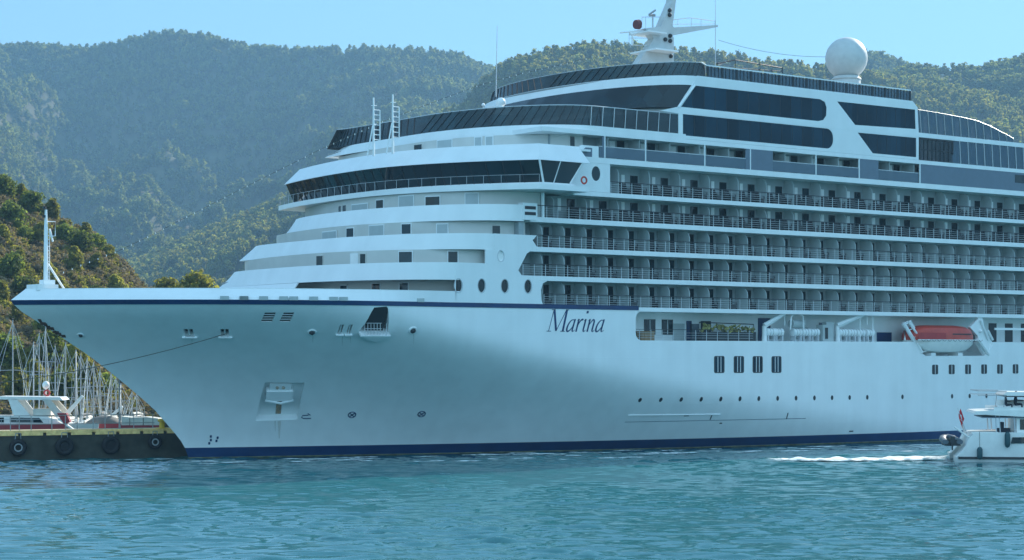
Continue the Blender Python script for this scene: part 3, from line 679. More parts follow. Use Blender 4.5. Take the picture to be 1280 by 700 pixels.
# penthouse row: glass fronts, white frames, grey panels
m = MB(); m.box(35.7, 82, -B + 0.02, -B + 0.05, zA + 0.05, zA + 1.08); P('glass_balustrade', m, 'clearglass')
m = MB(); m.box(35.7, 82, -B, -B + 0.07, zA + 1.08, zA + 1.15); P('balustrade_rail', m, 'rail')
pxs = [(753, 803), (848, 878), (938, 966), (1074, 1098)]
for u0, u1 in ((753, 757), (932, 966), (1074, 1098)):
    x0, x1 = at(u0, 205, B).x, at(u1, 205, B).x
    m = MB(); m.box(x0, x1, -B - 0.01, -B + 0.09, zA + 0.01, zG - 0.46); P('grey_panel', m, 'bluepanel')
m = MB(); m.box(82.3, 150, -B - 0.01, -B + 0.09, zA + 0.01, zG - 0.46); P('grey_panel', m, 'bluepanel')
m = MB(); m.box(98.8, 101.2, -B - 0.04, -B + 0.0, zA + 0.95, zA + 1.9); P('window', m, 'glass')
for u in (756, 807, 881, 938, 1020, 1074, 1150):
    x = at(u, 200, B).x; m = MB(); m.box(x - 0.07, x + 0.07, -B - 0.02, -B + 0.1, zA + 0.01, zG - 0.46); P('white_post', m, 'white')
x = 37.0
while x < 82:
    m = MB(); m.box(x, x + 0.08, -B + 0.3, -IN, zA + 0.01, zG - 0.46); P('balcony_divider', m, 'divider')
    m = MB(); door_mb(m, x + 2.6, zA, 'up'); P('balcony_door', m, ['dark', 'glass'])
    m = MB(); m.box(x + 1.6, x + 2.3, -IN - 0.06, -IN - 0.01, zA + 0.9, zA + 2.0); P('curtain', m, 'curtain')
    x += 4.05

# ------------------------------------------------------------------ the bridge
WT = 18.8
def brc(x0, off=0.0, n=40, wt=WT):
    return [(x0 + (0.0215 if i > n / 2 else 0.0066) * (wt * (2 * i / n - 1)) ** 2, wt * (2 * i / n - 1)) for i in range(n + 1)]
AFT = 32.2
def closed(c, aft): return [(aft, c[0][1])] + c + [(aft, c[-1][1])]
m = MB(); m.slab(closed(brc(18.6, wt=19.3), 32.6), 25.22, 25.72); P('bridge_floor', m, 'white')
bb, bt = brc(20.3, wt=18.5), brc(19.35, wt=WT)
m = MB(); m.strip(closed(bb, 30.9), closed(bt, AFT), 25.95, 28.0, 0.08); P('bridge_window', m, 'glass', 30)
m = MB(); m.strip(closed(brc(20.2, wt=18.55), 31.4), closed(brc(20.25, wt=18.53), 31.4), 25.72, 25.97, 0.1); P('bridge_sill', m, 'white', 30)
mul = MB()
n = 26
def bpt(c, t):
    k = t * (len(c) - 1); i = min(int(k), len(c) - 2); f = k - i
    return Vector((c[i][0] + (c[i + 1][0] - c[i][0]) * f, -(c[i][1] + (c[i + 1][1] - c[i][1]) * f), 0))
for i in range(1, n):
    a, b = bpt(bb, i / n), bpt(bt, i / n); mul.tube([a + Vector((-0.03, 0, 25.95)), b + Vector((-0.03, 0, 28.0))], 0.05, 4)
P('bridge_mullion', mul, 'dark')
mul = MB()
for sg in (1, -1):
    y = -1 * sg
    mul.tube([(bb[-1][0], y * 18.53, 25.95), (bt[-1][0], y * 18.85, 28.0)], 0.12, 4); mul.tube([(30.9, y * 18.53, 25.95), (AFT, y * 18.85, 28.0)], 0.10, 4)
    mul.tube([(28.9, y * 18.53, 25.95), (29.5, y * 18.85, 28.0)], 0.05, 4)
P('bridge_corner_post', mul, 'white')
vb_, vt = brc(19.15, wt=18.95), brc(20.75, wt=17.9)
m = MB(); m.strip(closed(vb_, 33.0), closed(vt, 32.4), 28.0, 29.65, 0.2); m.slab(closed(brc(19.6, wt=18.6), 32.7), 28.02, 28.1); P('bridge_visor', m, 'white', 30)
m = MB(); m.slab(closed(brc(20.95, wt=17.6), 34.2), 29.3, 29.5); P('bridge_roof', m, 'white')
m = MB()
for i in range(3, 40):
    p = bpt(vt, i / 42); m.obox((p.x - 1.35, p.y, 28.08), (0.1, 0, 0), (0, 0.06, 0), (0, 0, 0.06))
P('visor_bracket', m, 'dark')
m = MB(); wk = brc(18.75, wt=19.2)
for i in range(0, 27):
    p = bpt(wk, i / 26); m.tube([(p.x, p.y, 25.7), (p.x, p.y, 26.6)], 0.02, 4)
for z in (26.6,): m.tube([(p[0], -p[1], z) for p in wk], 0.016, 4)
P('walkway_railing', m, 'rail')
lb = MB(); q = Vector((32.3, -18.9, 26.35)); lb.torus(q, (0, 1, 0), 0.32, 0.09, 16, 6); lbo = lb.build('lifebuoy', 'orange', None, 40)
tag(lbo, 'orange lifebuoy hung on the rail of the near bridge wing', 'lifebuoy')
# deck behind the visor, band above it and the first windscreen
recess(25.0, 9.0, 29.0, 31.0, [(437, 9, 1.9, zA, 'dark'), (452, 18, 1.8, zA, 'divider'), (523, 11, 1.9, zA, 'dark'), (556, 20, 1.2, 29.7, 'divider'), (598, 9, 1.2, 29.7, 'divider'), (612, 9, 1.2, 29.7, 'divider'), (715, 6, 2.0, zA, 'dark')], B - 1.2, xt=26.5)
band('terrace_band', 25.2, 10.5, 31.0, 31.92, 0.25, xe=47, xt=25.5)
m = MB(); m.slab(ell(25.4, 10.5, B - 0.16, XE, xt=25.8), zG - 0.3, zG); P('terrace_deck', m, 'deckgrey')
b = ell(25.5, 10.5, B - 0.05, xt=25.8); t = [(x + 1.0 * (1 - (abs(T) / B) ** 2) ** 0.5, T * (0.985 - (.10 * max(0, -T / B) ** 4))) for x, T in b]
b = [(46, -B + .05)] + b + [(46, B - .05)]; t = [(46, -B + .05)] + t + [(46, B - .05)]
m = MB(); m.strip(b, t, 31.93, 33.85, 0.06); P('windscreen', m, 'screenglass', 30)
m = MB()
for i in range(2, 46, 1):
    p, q = b[i], t[min(i + 1, 45)] if i > 23 else t[max(i - 1, 1)]
    if i % 2 == 0 or True: m.tube([(p[0] - 0.03, -p[1], 31.93), (q[0] - 0.03, -q[1], 33.85)], 0.045, 4)
P('windscreen_mullion', m, 'dark')
m = MB(); m.tube([(x, -T, 33.88) for x, T in t], 0.05, 4)
for x in np.arange(34.6, 46, 1.45): m.tube([(x, -B, 31.93), (x + 0.15, -B, 33.86)], 0.045, 4)
P('windscreen_rail', m, 'rail')
# upper house: side wall with the long dark windows
m = MB()
g1 = rrect(46.6, 68.3, 31.78, 33.92, 0.95, 'bc'); g2 = [(46.35, 34.62), (66.0, 34.62), (66.8, 34.8), (67.25, 35.3), (67.3, 36.2), (67.0, 36.75), (66.3, 36.98), (48.35, 36.92)]
g3 = [(71.7, 34.62), (81.5, 34.86), (81.4, 37.02), (68.9, 36.95)]; g4 = [(74.5, 31.72), (81.6, 31.72), (81.6, 33.88), (72.1, 33.82)]
outer = [(46.0, zG), (82.0, zG), (82.0, 34.5), (81.8, 37.3), (81.0, 37.95), (48.6, 37.95), (47.9, 36.95), (45.95, 34.6), (43.5, 34.02), (46.0, 33.92)]
for sgn in (1, -1):
    m = MB(); m.plate(outer, [g1, g2, g3, g4] if sgn == 1 else [], (-B - 0.007) * sgn, (-B + 0.14) * sgn); P('upper_house_wall', m, 'white')
for g in (g1, g2, g3, g4):
    cx, cz = sum(p[0] for p in g) / len(g), sum(p[1] for p in g) / len(g)
    m = MB(); m.plate([(cx + (x - cx) * 1.003, cz + (z - cz) * 1.02) for x, z in g], [], -B + 0.05, -B + 0.08)
    x0, x1 = min(p[0] for p in g), max(p[0] for p in g); x = x0 + 1.6
    while x < x1 - 0.8:
        m.box(x, x + 0.05, -B + 0.035, -B + 0.05, cz - 0.93, cz + 0.93, 1); x += 1.55
    P('panorama_window', m, ['navyglass', 'dark'])
m = MB(); m.box(49.5, 81.7, -B + 0.3, B - 0.3, zG + 0.1, 37.6); P('house_core', m, 'deckgrey')
m = MB(); m.slab(ell(40.0, 8.3, B + 0.02, XE), 34.0, 34.5); P('deck_slab', m, 'white', 0)
# lounge front, roof band and roof windscreen
fb, ft = ell(39.3, 7.0, B - 0.1, 47), ell(41.5, 7.0, B - 0.1, 48.5)
m = MB(); m.strip(fb, ft, 34.5, 36.95, 0.1); P('lounge_window', m, 'glass', 30)
m = MB(); m.tube([(46.0, -B - 0.02, 34.55), (48.25, -B - 0.02, 36.95)], 0.11, 4); P('white_post', m, 'white')
band('roof_band', 41.5, 7.1, 36.95, 37.9, 0.4, xe=50)
m = MB(); m.slab(ell(41.8, 7.1, B - 0.16, 81.5), 37.6, 37.85); P('roof_deck', m, 'deckgrey')
b = ell(42.0, 7.8, B - 0.1); t = [(x + 0.6 * (1 - (abs(T) / B) ** 2) ** 0.5, T * 0.985) for x, T in b]
m = MB(); m.strip(b, t, 37.92, 39.35, 0.06); P('roof_windscreen', m, 'screenglass', 30)
m = MB()
for i in range(1, 45):
    q = t[min(i + 1, 44)] if i > 22 else t[max(i - 1, 0)]
    m.tube([(b[i][0] - 0.03, -b[i][1], 37.92), (q[0] - 0.03, -q[1], 39.35)], 0.045, 4)
P('windscreen_mullion', m, 'dark')
m = MB(); m.tube([(x, -T, 39.38) for x, T in t], 0.04, 4); P('windscreen_rail', m, 'rail')
m = MB(); m.box(50, 80.6, -B + 0.05, -B + 0.09, 37.96, 39.0); P('roof_balustrade', m, 'breakglass')
m = MB()
for x in np.arange(50, 80.7, 0.51): m.box(x - 0.03, x + 0.03, -B, -B + 0.05, 37.95, 39.05)
for x in np.arange(50, 80.7, 2.04): m.box(x - 0.14, x + 0.14, -B - .01, -B + 0.05, 37.95, 39.05)
P('roof_baluster', m, 'dark')
m = MB(); m.box(49.8, 80.7, -B - 0.03, -B + 0.08, 39.05, 39.17); m.tube([(49.8, -B, 39.1), (49.3, -B + .2, 39.4)], .06, 4); P('roof_rail', m, 'white')
m = MB()
for i, (u, v0, v1) in enumerate([(919, 74, 92), (978, 84, 98), (950, 78, 94), (965, 86, 97), (897, 78, 90)]):
    a, b_ = at(u, v0, B - 3), at(u, v1, B - 3); m.tube([a, b_], 0.05, 4)
m.tube([at(895, 80, B - 3), at(919, 75, B - 3), at(978, 85, B - 3), at(978, 90, B - 3)], 0.06, 4); m.tube([at(900, 84, B - 3), at(978, 89, B - 3)], 0.04, 4)
P('sports_court_fence', m, 'dark')
# aft windbreaks beside the pool deck
TOP = [(81.9, 37.05), (85.2, 36.95), (89.5, 36.75), (92.0, 36.55), (94.4, 36.1), (97.0, 35.4), (98.6, 34.95)]
def topz(x): return float(np.interp(x, [p[0] for p in TOP], [p[1] for p in TOP]))
m = MB(); m.plate([(81.9, 34.52)] + [(98.6, 34.52)] + TOP[::-1], [], -B + 0.05, -B + 0.08); P('windbreak', m, 'breakglass')
m = MB()
for i, x in enumerate(np.arange(82.2, 98.4, 1.36)):
    m.tube([(x + 0.25, -B + 0.02, 34.5), (x, -B + 0.02, topz(x))], 0.06, 4)
m.tube([(x, -B + 0.03, z + 0.02) for x, z in TOP], 0.02, 4); P('windbreak_post', m, 'steel')
m = MB()
for x in np.arange(82.2, 98.4, 2.72): m.box(x - .2, x + .2, -B + 1.2, -B + 1.6, 34.5, topz(x) - 0.3)
P('pool_deck_pillar', m, 'divider')
x0, x1 = at(1106, 180, B).x, at(1191, 185, B).x
m = MB(); m.box(x1, 130, -B + 0.05, -B + 0.08, zG, 34.0); P('windbreak', m, 'breakglass')
m = MB()
for x in np.arange(x1 + 1.2, 130, 1.42): m.tube([(x + .2, -B + .02, zG), (x, -B + .02, 34.0)], 0.055, 4)
P('windbreak_post', m, 'rail')
m = MB()
for x in np.arange(x1 + 2, 130, 2.84): m.box(x - .25, x + .25, -B + 1.4, -B + 1.8, zG, 34)
P('pool_deck_pillar', m, 'divider')
m = MB(); k = 4; dx = (x1 - 82.2) / k
for i in range(k + 1): m.box(82.2 + i * dx - .09, 82.2 + i * dx + .09, -B - .03, -B + .1, zG + .05 + (0.9 if i == k else 0), 33.9)
for i in range(k): m.box(82.2 + (i + .5) * dx - .04, 82.2 + (i + .5) * dx + .04, -B - .02, -B + .1, zG + .05, 33.9)
m.box(82.2, x1, -B - .03, -B + .1, 33.75, 33.98); m.box(82.2, x1, -B - .02, -B + .1, 32.6, 32.7); P('window_frame', m, 'dark')
m = MB(); m.box(82.3, x1, -B + 2.2, -B + 2.4, zG, 34.0); P('cafe_wall', m, 'cafewall')
m = MB(); m.box(82.25, x1 - .02, -B + 0.03, -B + 0.06, zG + .02, 33.9); P('cafe_window', m, 'thinglass')
m = MB(); m.box(99, XE, -B + 2.5, B - 2.5, zG, 34); P('house_core', m, 'deckgrey')
# radar dome
dc = atd(1058, 73, (80 * 0 + 0) or (lambda p: (p - Vector((CAMX, CAMY, HC))).dot(FWD))(at(1058, 73, 9)))
Zd = (dc - Vector((CAMX, CAMY, HC))).dot(FWD); rd = 26.2 * Zd / F
m = MB(); m.sphere(dc, rd, 32, 20); d1 = P('radar_dome', m, 'maststone', 40)
m = MB(); m.tube([dc - Vector((0, 0, rd * 1.7)), dc - Vector((0, 0, rd * 1.02)), dc - Vector((0, 0, rd * 0.86))], [rd * 0.70, rd * 0.66, rd * 0.60], 28); m.torus(dc - Vector((0, 0, rd * 1.0)), (0, 0, 1), rd * .68, .08, 28, 6); P('dome_pedestal', m, 'maststone', 40, parent=d1)
# main mast
mm = MB()
def poly_at(pts, T=0.0): return [(at(760 + x / 7.775, y / 7.775, T).x, at(760 + x / 7.775, y / 7.775, T).z) for x, y in pts]
mm.plate(poly_at([(250, 640), (610, 640), (612, 380), (600, 350), (1040, 268), (1040, 248), (610, 272), (600, 255), (668, -260), (620, -260), (590, 20), (488, 262), (335, 280), (400, 350), (415, 380), (375, 452), (300, 560)]), [], -0.5, 0.5)
mast = P('mast', mm, 'maststone')
m = MB()
def mp(x, y, T=0): return at(760 + x / 7.775, y / 7.775, T)
m.tube([mp(120, 318), mp(340, 296)], 0.10, 5); m.tube([mp(238, 430), mp(238, 320)], 0.12, 6); m.tube([mp(212, 330), mp(265, 325)], 0.2, 6)
P('radar_scanner', m, 'white', parent=mast)
m = MB()
for T in (-.5, .5):
    m.tube([mp(610, 195, T), mp(800, 172, T), mp(1040, 205, T)], 0.04, 4); m.tube([mp(610, 235, T), mp(1040, 232, T)], 0.03, 4)
    for x in (680, 810, 905, 1040): m.tube([mp(x, 178 + abs(x - 800) * .1, T), mp(x, 262, T)], 0.04, 4)
    m.tube([mp(330, 165, T), mp(520, 165, T)], 0.04, 4)
    for x in (330, 365, 435): m.tube([mp(x, 165, T), mp(x, 270, T)], 0.04, 4)
    m.tube([mp(205, 330, T), mp(205, 440, T), mp(390, 440, T)], 0.04, 4); m.tube([mp(205, 370, T), mp(390, 370, T)], 0.03, 4)
P('mast_railing', m, 'rail', parent=mast)
m = MB(); m.tube([mp(268, 238), mp(300, 238)], [0.5, 0.55], 16); P('horn', m, 'hornred', parent=mast)
m = MB(); m.tube([mp(435, 270), mp(435, 150)], 0.08, 5); m.tube([mp(400, 140), mp(460, 98)], 0.12, 5); m.tube([mp(400, 148), mp(455, 148)], .15, 5); P('antenna', m, 'steel', parent=mast)
m = MB()
for x, y in ((605, 348), (606, 397), (612, 545), (558, 383), (600, 100), (600, 145)): m.sphere(mp(x, y, .62), 0.24, 10, 8)
P('mast_lamp', m, 'dark', parent=mast)
m = MB(); m.tube([mp(360, 445, 0), mp(560, 445, 0)], .1, 5); m.box(mp(340, 0).x, mp(560, 0).x, -2.2, 2.2, mp(0, 452).z - .1, mp(0, 452).z + .08); m.box(mp(300, 0).x, mp(480, 0).x, -1.6, 1.6, mp(0, 280).z - .06, mp(0, 280).z + .1)
P('mast_platform', m, 'white', parent=mast)
m = MB(); m.tube([mp(1044, 640, 0.5), mp(1044, -60, 0.5)], [0.05, 0.025], 5); P('whip_antenna', m, 'rail')
m = MB(); m.tube([at(620, 121, 2), at(621.5, 32, 2)], [0.06, 0.025], 5); P('whip_antenna', m, 'rail')
# small gear on the terrace roof and the light domes beside the whip antenna
m = MB(); c = at(626, 128, 4); m.sphere(c, 0.5, 12, 8); m.tube([c - Vector((0, 0, 1.2)), c], 0.3, 8); m.box(c.x - 1.3, c.x + 1, c.y - .5, c.y + .5, c.z - 1.3, c.z - .5)
m.sphere(at(604, 131, 4), .18, 8, 6); m.tube([at(604, 136, 4), at(604, 131, 4)], .05, 4); P('satellite_antenna', m, 'white', 40)
for u, vt_, vb2, T in ((467, 122, 195, 6.5), (491, 118, 192, 7.5)):
    m = MB(); a, b2 = at(u, vb2, T), at(u, vt_, T); m.tube([a, b2], [0.13, 0.08], 6)
    o = Vector((0.0, -0.0, 0)); r1 = at(u + 8, vt_ + 16, T); r0 = at(u + 8, vb2 - 20, T); m.tube([r0, r1], 0.06, 5)
    for k in range(7):
        f = k / 6; pz = r0.lerp(r1, f); z = pz.z; m.tube([(a.x, a.y, z), (pz.x, pz.y, z)], 0.045, 4)
    m.tube([at(u - 8, vb2, T), at(u - 1, vb2 - 38, T)], 0.07, 5); m.tube([at(u - 7, vb2 - 8, T), at(u, vb2 - 8, T)], 0.05, 4); m.tube([at(u - 3, vt_ + 10, T), at(u + 4, vt_ + 10, T)], .04, 4)
    P('antenna_mast', m, 'white')
# foremast at the bow
m = MB()
def fm(u, v, T=0): return at(u, v, T)
m.tube([fm(57.5, 356), fm(57.5, 285), fm(57.5, 262)], [0.24, 0.18, 0.11], 8)
for k in range(14): v = 290 + k * 4.6; m.tube([fm(59.5, v), fm(62, v)], 0.025, 4)
m.tube([fm(62, 288), fm(62, 356)], 0.03, 4); m.tube([fm(60, 330), fm(80, 361)], 0.10, 6); m.tube([fm(58, 277), fm(69, 277), fm(69, 295), fm(63, 295)], 0.06, 5); m.tube([fm(62, 286), fm(66, 302)], 0.09, 5)
m.box(fm(40, 360).x, fm(66, 360).x, -1.2, 1.2, 15.4, fm(60, 356).z); m.box(fm(52, 350).x, fm(66, 350).x, -.5, .5, fm(60, 357).z, fm(60, 350).z)
P('foremast', m, 'white', 40)
m = MB(); m.tube([fm(55, 272), fm(55, 269)], 0.16, 6); m.tube([fm(56, 262), fm(56, 258)], .14, 6); P('mast_lamp', m, 'dark')

# ------------------------------------------------------------------ hull details on the flared bow
def decal(u, v, shape, out=0.03, name='mark', mat='navy', sc=1.0):
    p, n, tx, tz = hull_at(u, v); m = MB()
    m.plate([(x * sc, z * sc) for x, z in shape], [], out, 0.0 - 0.05, 0, lambda x, z, y: tuple(p + tx * x + tz * z + n * y)); return P(name, m, mat)
def on_box(m, fr, x0, x1, z0, z1, y0, y1, mi=0):
    p, n, tx, tz = fr[:4]; m.obox(p + tx * (x0 + x1) / 2 + tz * (z0 + z1) / 2 + n * (y0 + y1) / 2, tx * (x1 - x0) / 2, tz * (z1 - z0) / 2, n * (y1 - y0) / 2, mi)
p, n, tx, tz, wx, wz = anchor
m = MB(); on_box(m, anchor, -wx * .62, wx * .50, wz * 0.05, wz * .55, -.5, .22); on_box(m, anchor, -wx * .50, wx * .4, wz * .5, wz * .92, -.5, .05); m.tube([p + tx * -wx * .66 + tz * wz * .06 + n * .12, p + tz * wz * -.04 + n * .3, p + tx * wz * .0 + tx * wx * .54 + tz * wz * .06 + n * .12], .13, 6)
anc = P('anchor', m, 'white')
m = MB()
for s in (-1, 1): m.sphere(p + tx * (wx * (-.05 + .13 * s)) + tz * wz * .72 + n * .06, .18, 10, 8, (1, .6, 1))
P('anchor_eye', m, 'rust', parent=anc)
m = MB(); on_box(m, anchor, -wx * .13, wx * .10, -wz * .95, wz * .02, -.53, -.515); P('rust_streak', m, 'rust', parent=anc)
for L in louv:
    p, n, tx, tz, wx, wz = L; m = MB(); m.obox(p - n * .12, tx * wx * .74, tz * wz * .94 + tx * wx * .23, n * .03, 1)
    for k in (-.5, 0, .5): on_box(m, L, -wx * .74 + wx * .25 * k, wx * .74 + wx * .25 * k, wz * k - .02, wz * k + .02, -.10, -.03)
    P('louvre', m, ['white', 'dark'])
for L in fair:
    p, n, tx, tz, wx, wz = L; m = MB(); on_box(m, L, -wx, wx, -wz, wz, -.59, -.55, 1); on_box(m, L, -.05, .05, -wz, wz, -.5, -.1); on_box(m, L, -wx * 1.7, wx * 1.7, -wz - .14, -wz, -.1, .18)
    P('fairlead', m, ['white', 'dark'])
for u, v in ((390, 415), (516, 413)):
    p, n, tx, tz = hull_at(u, v); m = MB(); m.torus(p, n, .32, .10, 18, 6, 0); m.sphere(p, .28, 12, 8, (1, 1, 1), 1); P('hawse_hole', m, ['white', 'dark'], 40)
# side embarkation platform with its railing
p, n, tx, tz, wx, wz = emb; m = MB(); on_box(m, emb, -wx * 1.1, wx * 1.05, -wz, wz, -2.55, -2.5, 0); on_box(m, emb, -wx * .5, wx * .68, -wz, wz * .98, -2.5, -.45); P('embarkation_recess', m, 'dark')  # dark boxes in the opening stand in for its interior shade
m = MB(); on_box(m, emb, -wx, wx * 1.05, -wz - .18, -wz - .02, -.4, .35)
m.add([tuple(p + tx * x * wx + tz * z + n * y) for x, z, y in ((-1, -wz - .1, .33), (1.05, -wz - .1, .33), (.3, -wz - .95, .05), (-.3, -wz - .8, .05), (-1, -wz - .1, -.3), (1.05, -wz - .1, -.3))], [(0, 1, 2, 3), (0, 3, 4), (1, 5, 2)])
pl = P('boarding_platform', m, 'white')
m = MB()
for k in range(9):
    x = -wx * .72 + k * wx * 1.7 / 8; q = p + tx * x - tz * wz + n * .25; m.tube([q, q + Vector((0, 0, 1.05 if k not in (6,) else .6))], .035, 4)
for h in (.55, 1.05): m.tube([p - tx * wx * .72 - tz * wz + n * .25 + Vector((0, 0, h)), p + tx * wx * .45 - tz * wz + n * .25 + Vector((0, 0, h))], .03, 4)
P('platform_railing', m, 'rail', parent=pl)
m = MB(); rr = random.Random(9)
for k in range(12):
    p, n, tx, tz = hull_at(50 + k * 2.6 + rr.uniform(-1, 1), 401 + k * 1.75 + rr.uniform(-1.5, 1.5)); m.obox(p, tx * rr.uniform(.12, .3), tz * rr.uniform(.08, .22), n * rr.uniform(.03, .12))
P('stem_fitting', m, 'rustdark')
p, n, tx, tz = hull_at(101, 419); m = MB(); m.torus(p, n, .24, .08, 16, 6); m.sphere(p, .2, 10, 6, (1, 1, 1), 1); P('hawse_hole', m, ['white', 'dark'], 40)
# thruster and bulb marks
for u in (440, 527):
    v = 518.5 if u < 500 else 517.5; p, n, tx, tz = hull_at(u, v); m = MB(); m.torus(p + n * .01, n, .36, .05, 20, 4)
    for s in (1, -1): m.tube([p + n * .02 + tx * .25 + tz * .25 * s, p + n * .02 - tx * .25 - tz * .25 * s], .05, 4)
    P('thruster_mark', m, 'navy')
p, n, tx, tz = hull_at(383, 520); m = MB(); m.tube([p + n * .02 + tx * a * .09 + tz * b_ * .09 for a, b_ in ((5, -3), (-3, -3), (-5, -1.5), (-4, 1), (2, 1.2), (1, 3.6), (4, 1.2))], .045, 4); P('bulb_mark', m, 'navy')
m = MB()
for u, v in ((263.5, 545.5), (263.5, 550), (261.5, 554), (272, 547), (270.5, 551)): p, n, tx, tz = hull_at(u, v); m.obox(p, tx * .09, tz * .12, n * .03)
P('draught_mark', m, 'navy')
# windows and portholes along the flat side
for u in (899, 923.5, 947, 970.5):
    c = at(u, 455.5, B); m = MB(); m.plate(rrect(c.x - .72, c.x + .72, c.z - .88, c.z + .86, .2), [], -B - .025, -B + .02)
    f = P('window', m, 'dark'); g = MB()
    for k in (-.42, 0, .42): g.box(c.x + k - .13, c.x + k + .13, -B - .03, -B - .024, c.z - .74, c.z + .74)
    P('pane', g, 'navyglass', parent=f)
    g = MB()
    for k in (-.21, .21): g.box(c.x + k - .05, c.x + k + .05, -B - .05, -B - .02, c.z - .8, c.z + .8)
    P('window_bar', g, 'rail', parent=f)
x = 84.75
while x < 150:
    m = MB(); m.plate(rrect(x - .5, x + .5, 7.48, 8.56, .16), [], -B - .025, -B + .02); f = P('window', m, 'dark')
    g = MB(); g.box(x - .05, x + .05, -B - .05, -B - .02, 7.5, 8.54); P('window_bar', g, 'rail', parent=f); x += 2.83
for i, u in enumerate([800, 826, 851.5, 876.5, 901, 925, 948.5, 972, 995, 1018, 1040, 1062, 1084, 1128, 1190, 1212, 1233]):
    p, n, tx, tz = hull_at(u, 500 - (u - 800) * .012); m = MB()
    m.plate([(.19 * math.cos(R(a)), .26 * math.sin(R(a))) for a in range(0, 360, 30)], [], .02, -.05, 0, lambda x, z, y: tuple(p + tx * x + tz * z + n * y)); P('porthole', m, 'dark')
m = MB()
for u, v, a, b_ in ((889, 521, .05, .35), (984, 520, .05, .35), (858, 519.5, .3, .06), (1064, 539, .28, .06), (901, 529, .15, .06)): p, n, tx, tz = hull_at(u, v); m.obox(p, tx * a, tz * b_, n * .03)
P('hull_outlet', m, 'dark')
m = MB()
for (u0, u1, v0, v1) in ((785, 900, 519, 518),): 
    pts = [hull_at(u0 + (u1 - u0) * k / 12, v0 + (v1 - v0) * k / 12)[0] for k in range(13)]; m.tube(pts, .09, 5)
P('rubbing_strake', m, 'white')
m = MB(); pts = [hull_at(781 + 226 * k / 20, 527.5 - 4.5 * k / 20)[0] for k in range(21)]; m.tube(pts, .035, 4); P('plate_seam', m, 'bluepanel')
m = MB()
for side in (-1, 1): m.tube([(stem_x(.1) + (LEN - stem_x(.1)) * (k / 80) ** 1.6, side * (half(stem_x(.1) + (LEN - stem_x(.1)) * (k / 80) ** 1.6, .1) + .01), .10) for k in range(81)], .08, 5)
P('waterline_scum', m, 'scum')
m = MB()
for u, v0, v1, w_ in ((349, 526, 548, .16), (344, 526, 539, .08), (391, 418, 428, .06), (517, 416, 430, .06), (428, 419, 432, .05), (438, 419, 429, .05), (240, 419, 431, .05)):
    pts = [hull_at(u, v0 + (v1 - v0) * k / 8) for k in range(9)]; vs = []
    for k, (p, n, tx, tz) in enumerate(pts): hw = w_ * (1 - .75 * k / 8); vs += [p - tx * hw + n * .012, p + tx * hw + n * .012]
    m.add(vs, [(2 * k, 2 * k + 1, 2 * k + 3, 2 * k + 2) for k in range(8)])
P('rust_run', m, 'rustthin')
# scuppers and small lights on the sheer stripe
m = MB()
for u in (280, 300, 311, 333, 356, 373, 393, 412, 433, 520):
    p = at(u, 373.5, half(at(u, 373.5, 14).x, 14.5)); d = deck_curve(14.7, 19, 0)
    # find the bulwark point under this column
    best = min(d, key=lambda q: abs((CX + F * ((q[0] - CAMX) * COS - (-q[1] - CAMY) * SIN) / ((q[0] - CAMX) * SIN + (-q[1] - CAMY) * COS)) - u) + (0 if q[1] > 0 else 1e4))
    m.obox((best[0], -best[1], 14.66), (.32, -.2, 0), (.1, .16, 0), (0, 0, .17))
P('bulwark_fitting', m, 'divider')

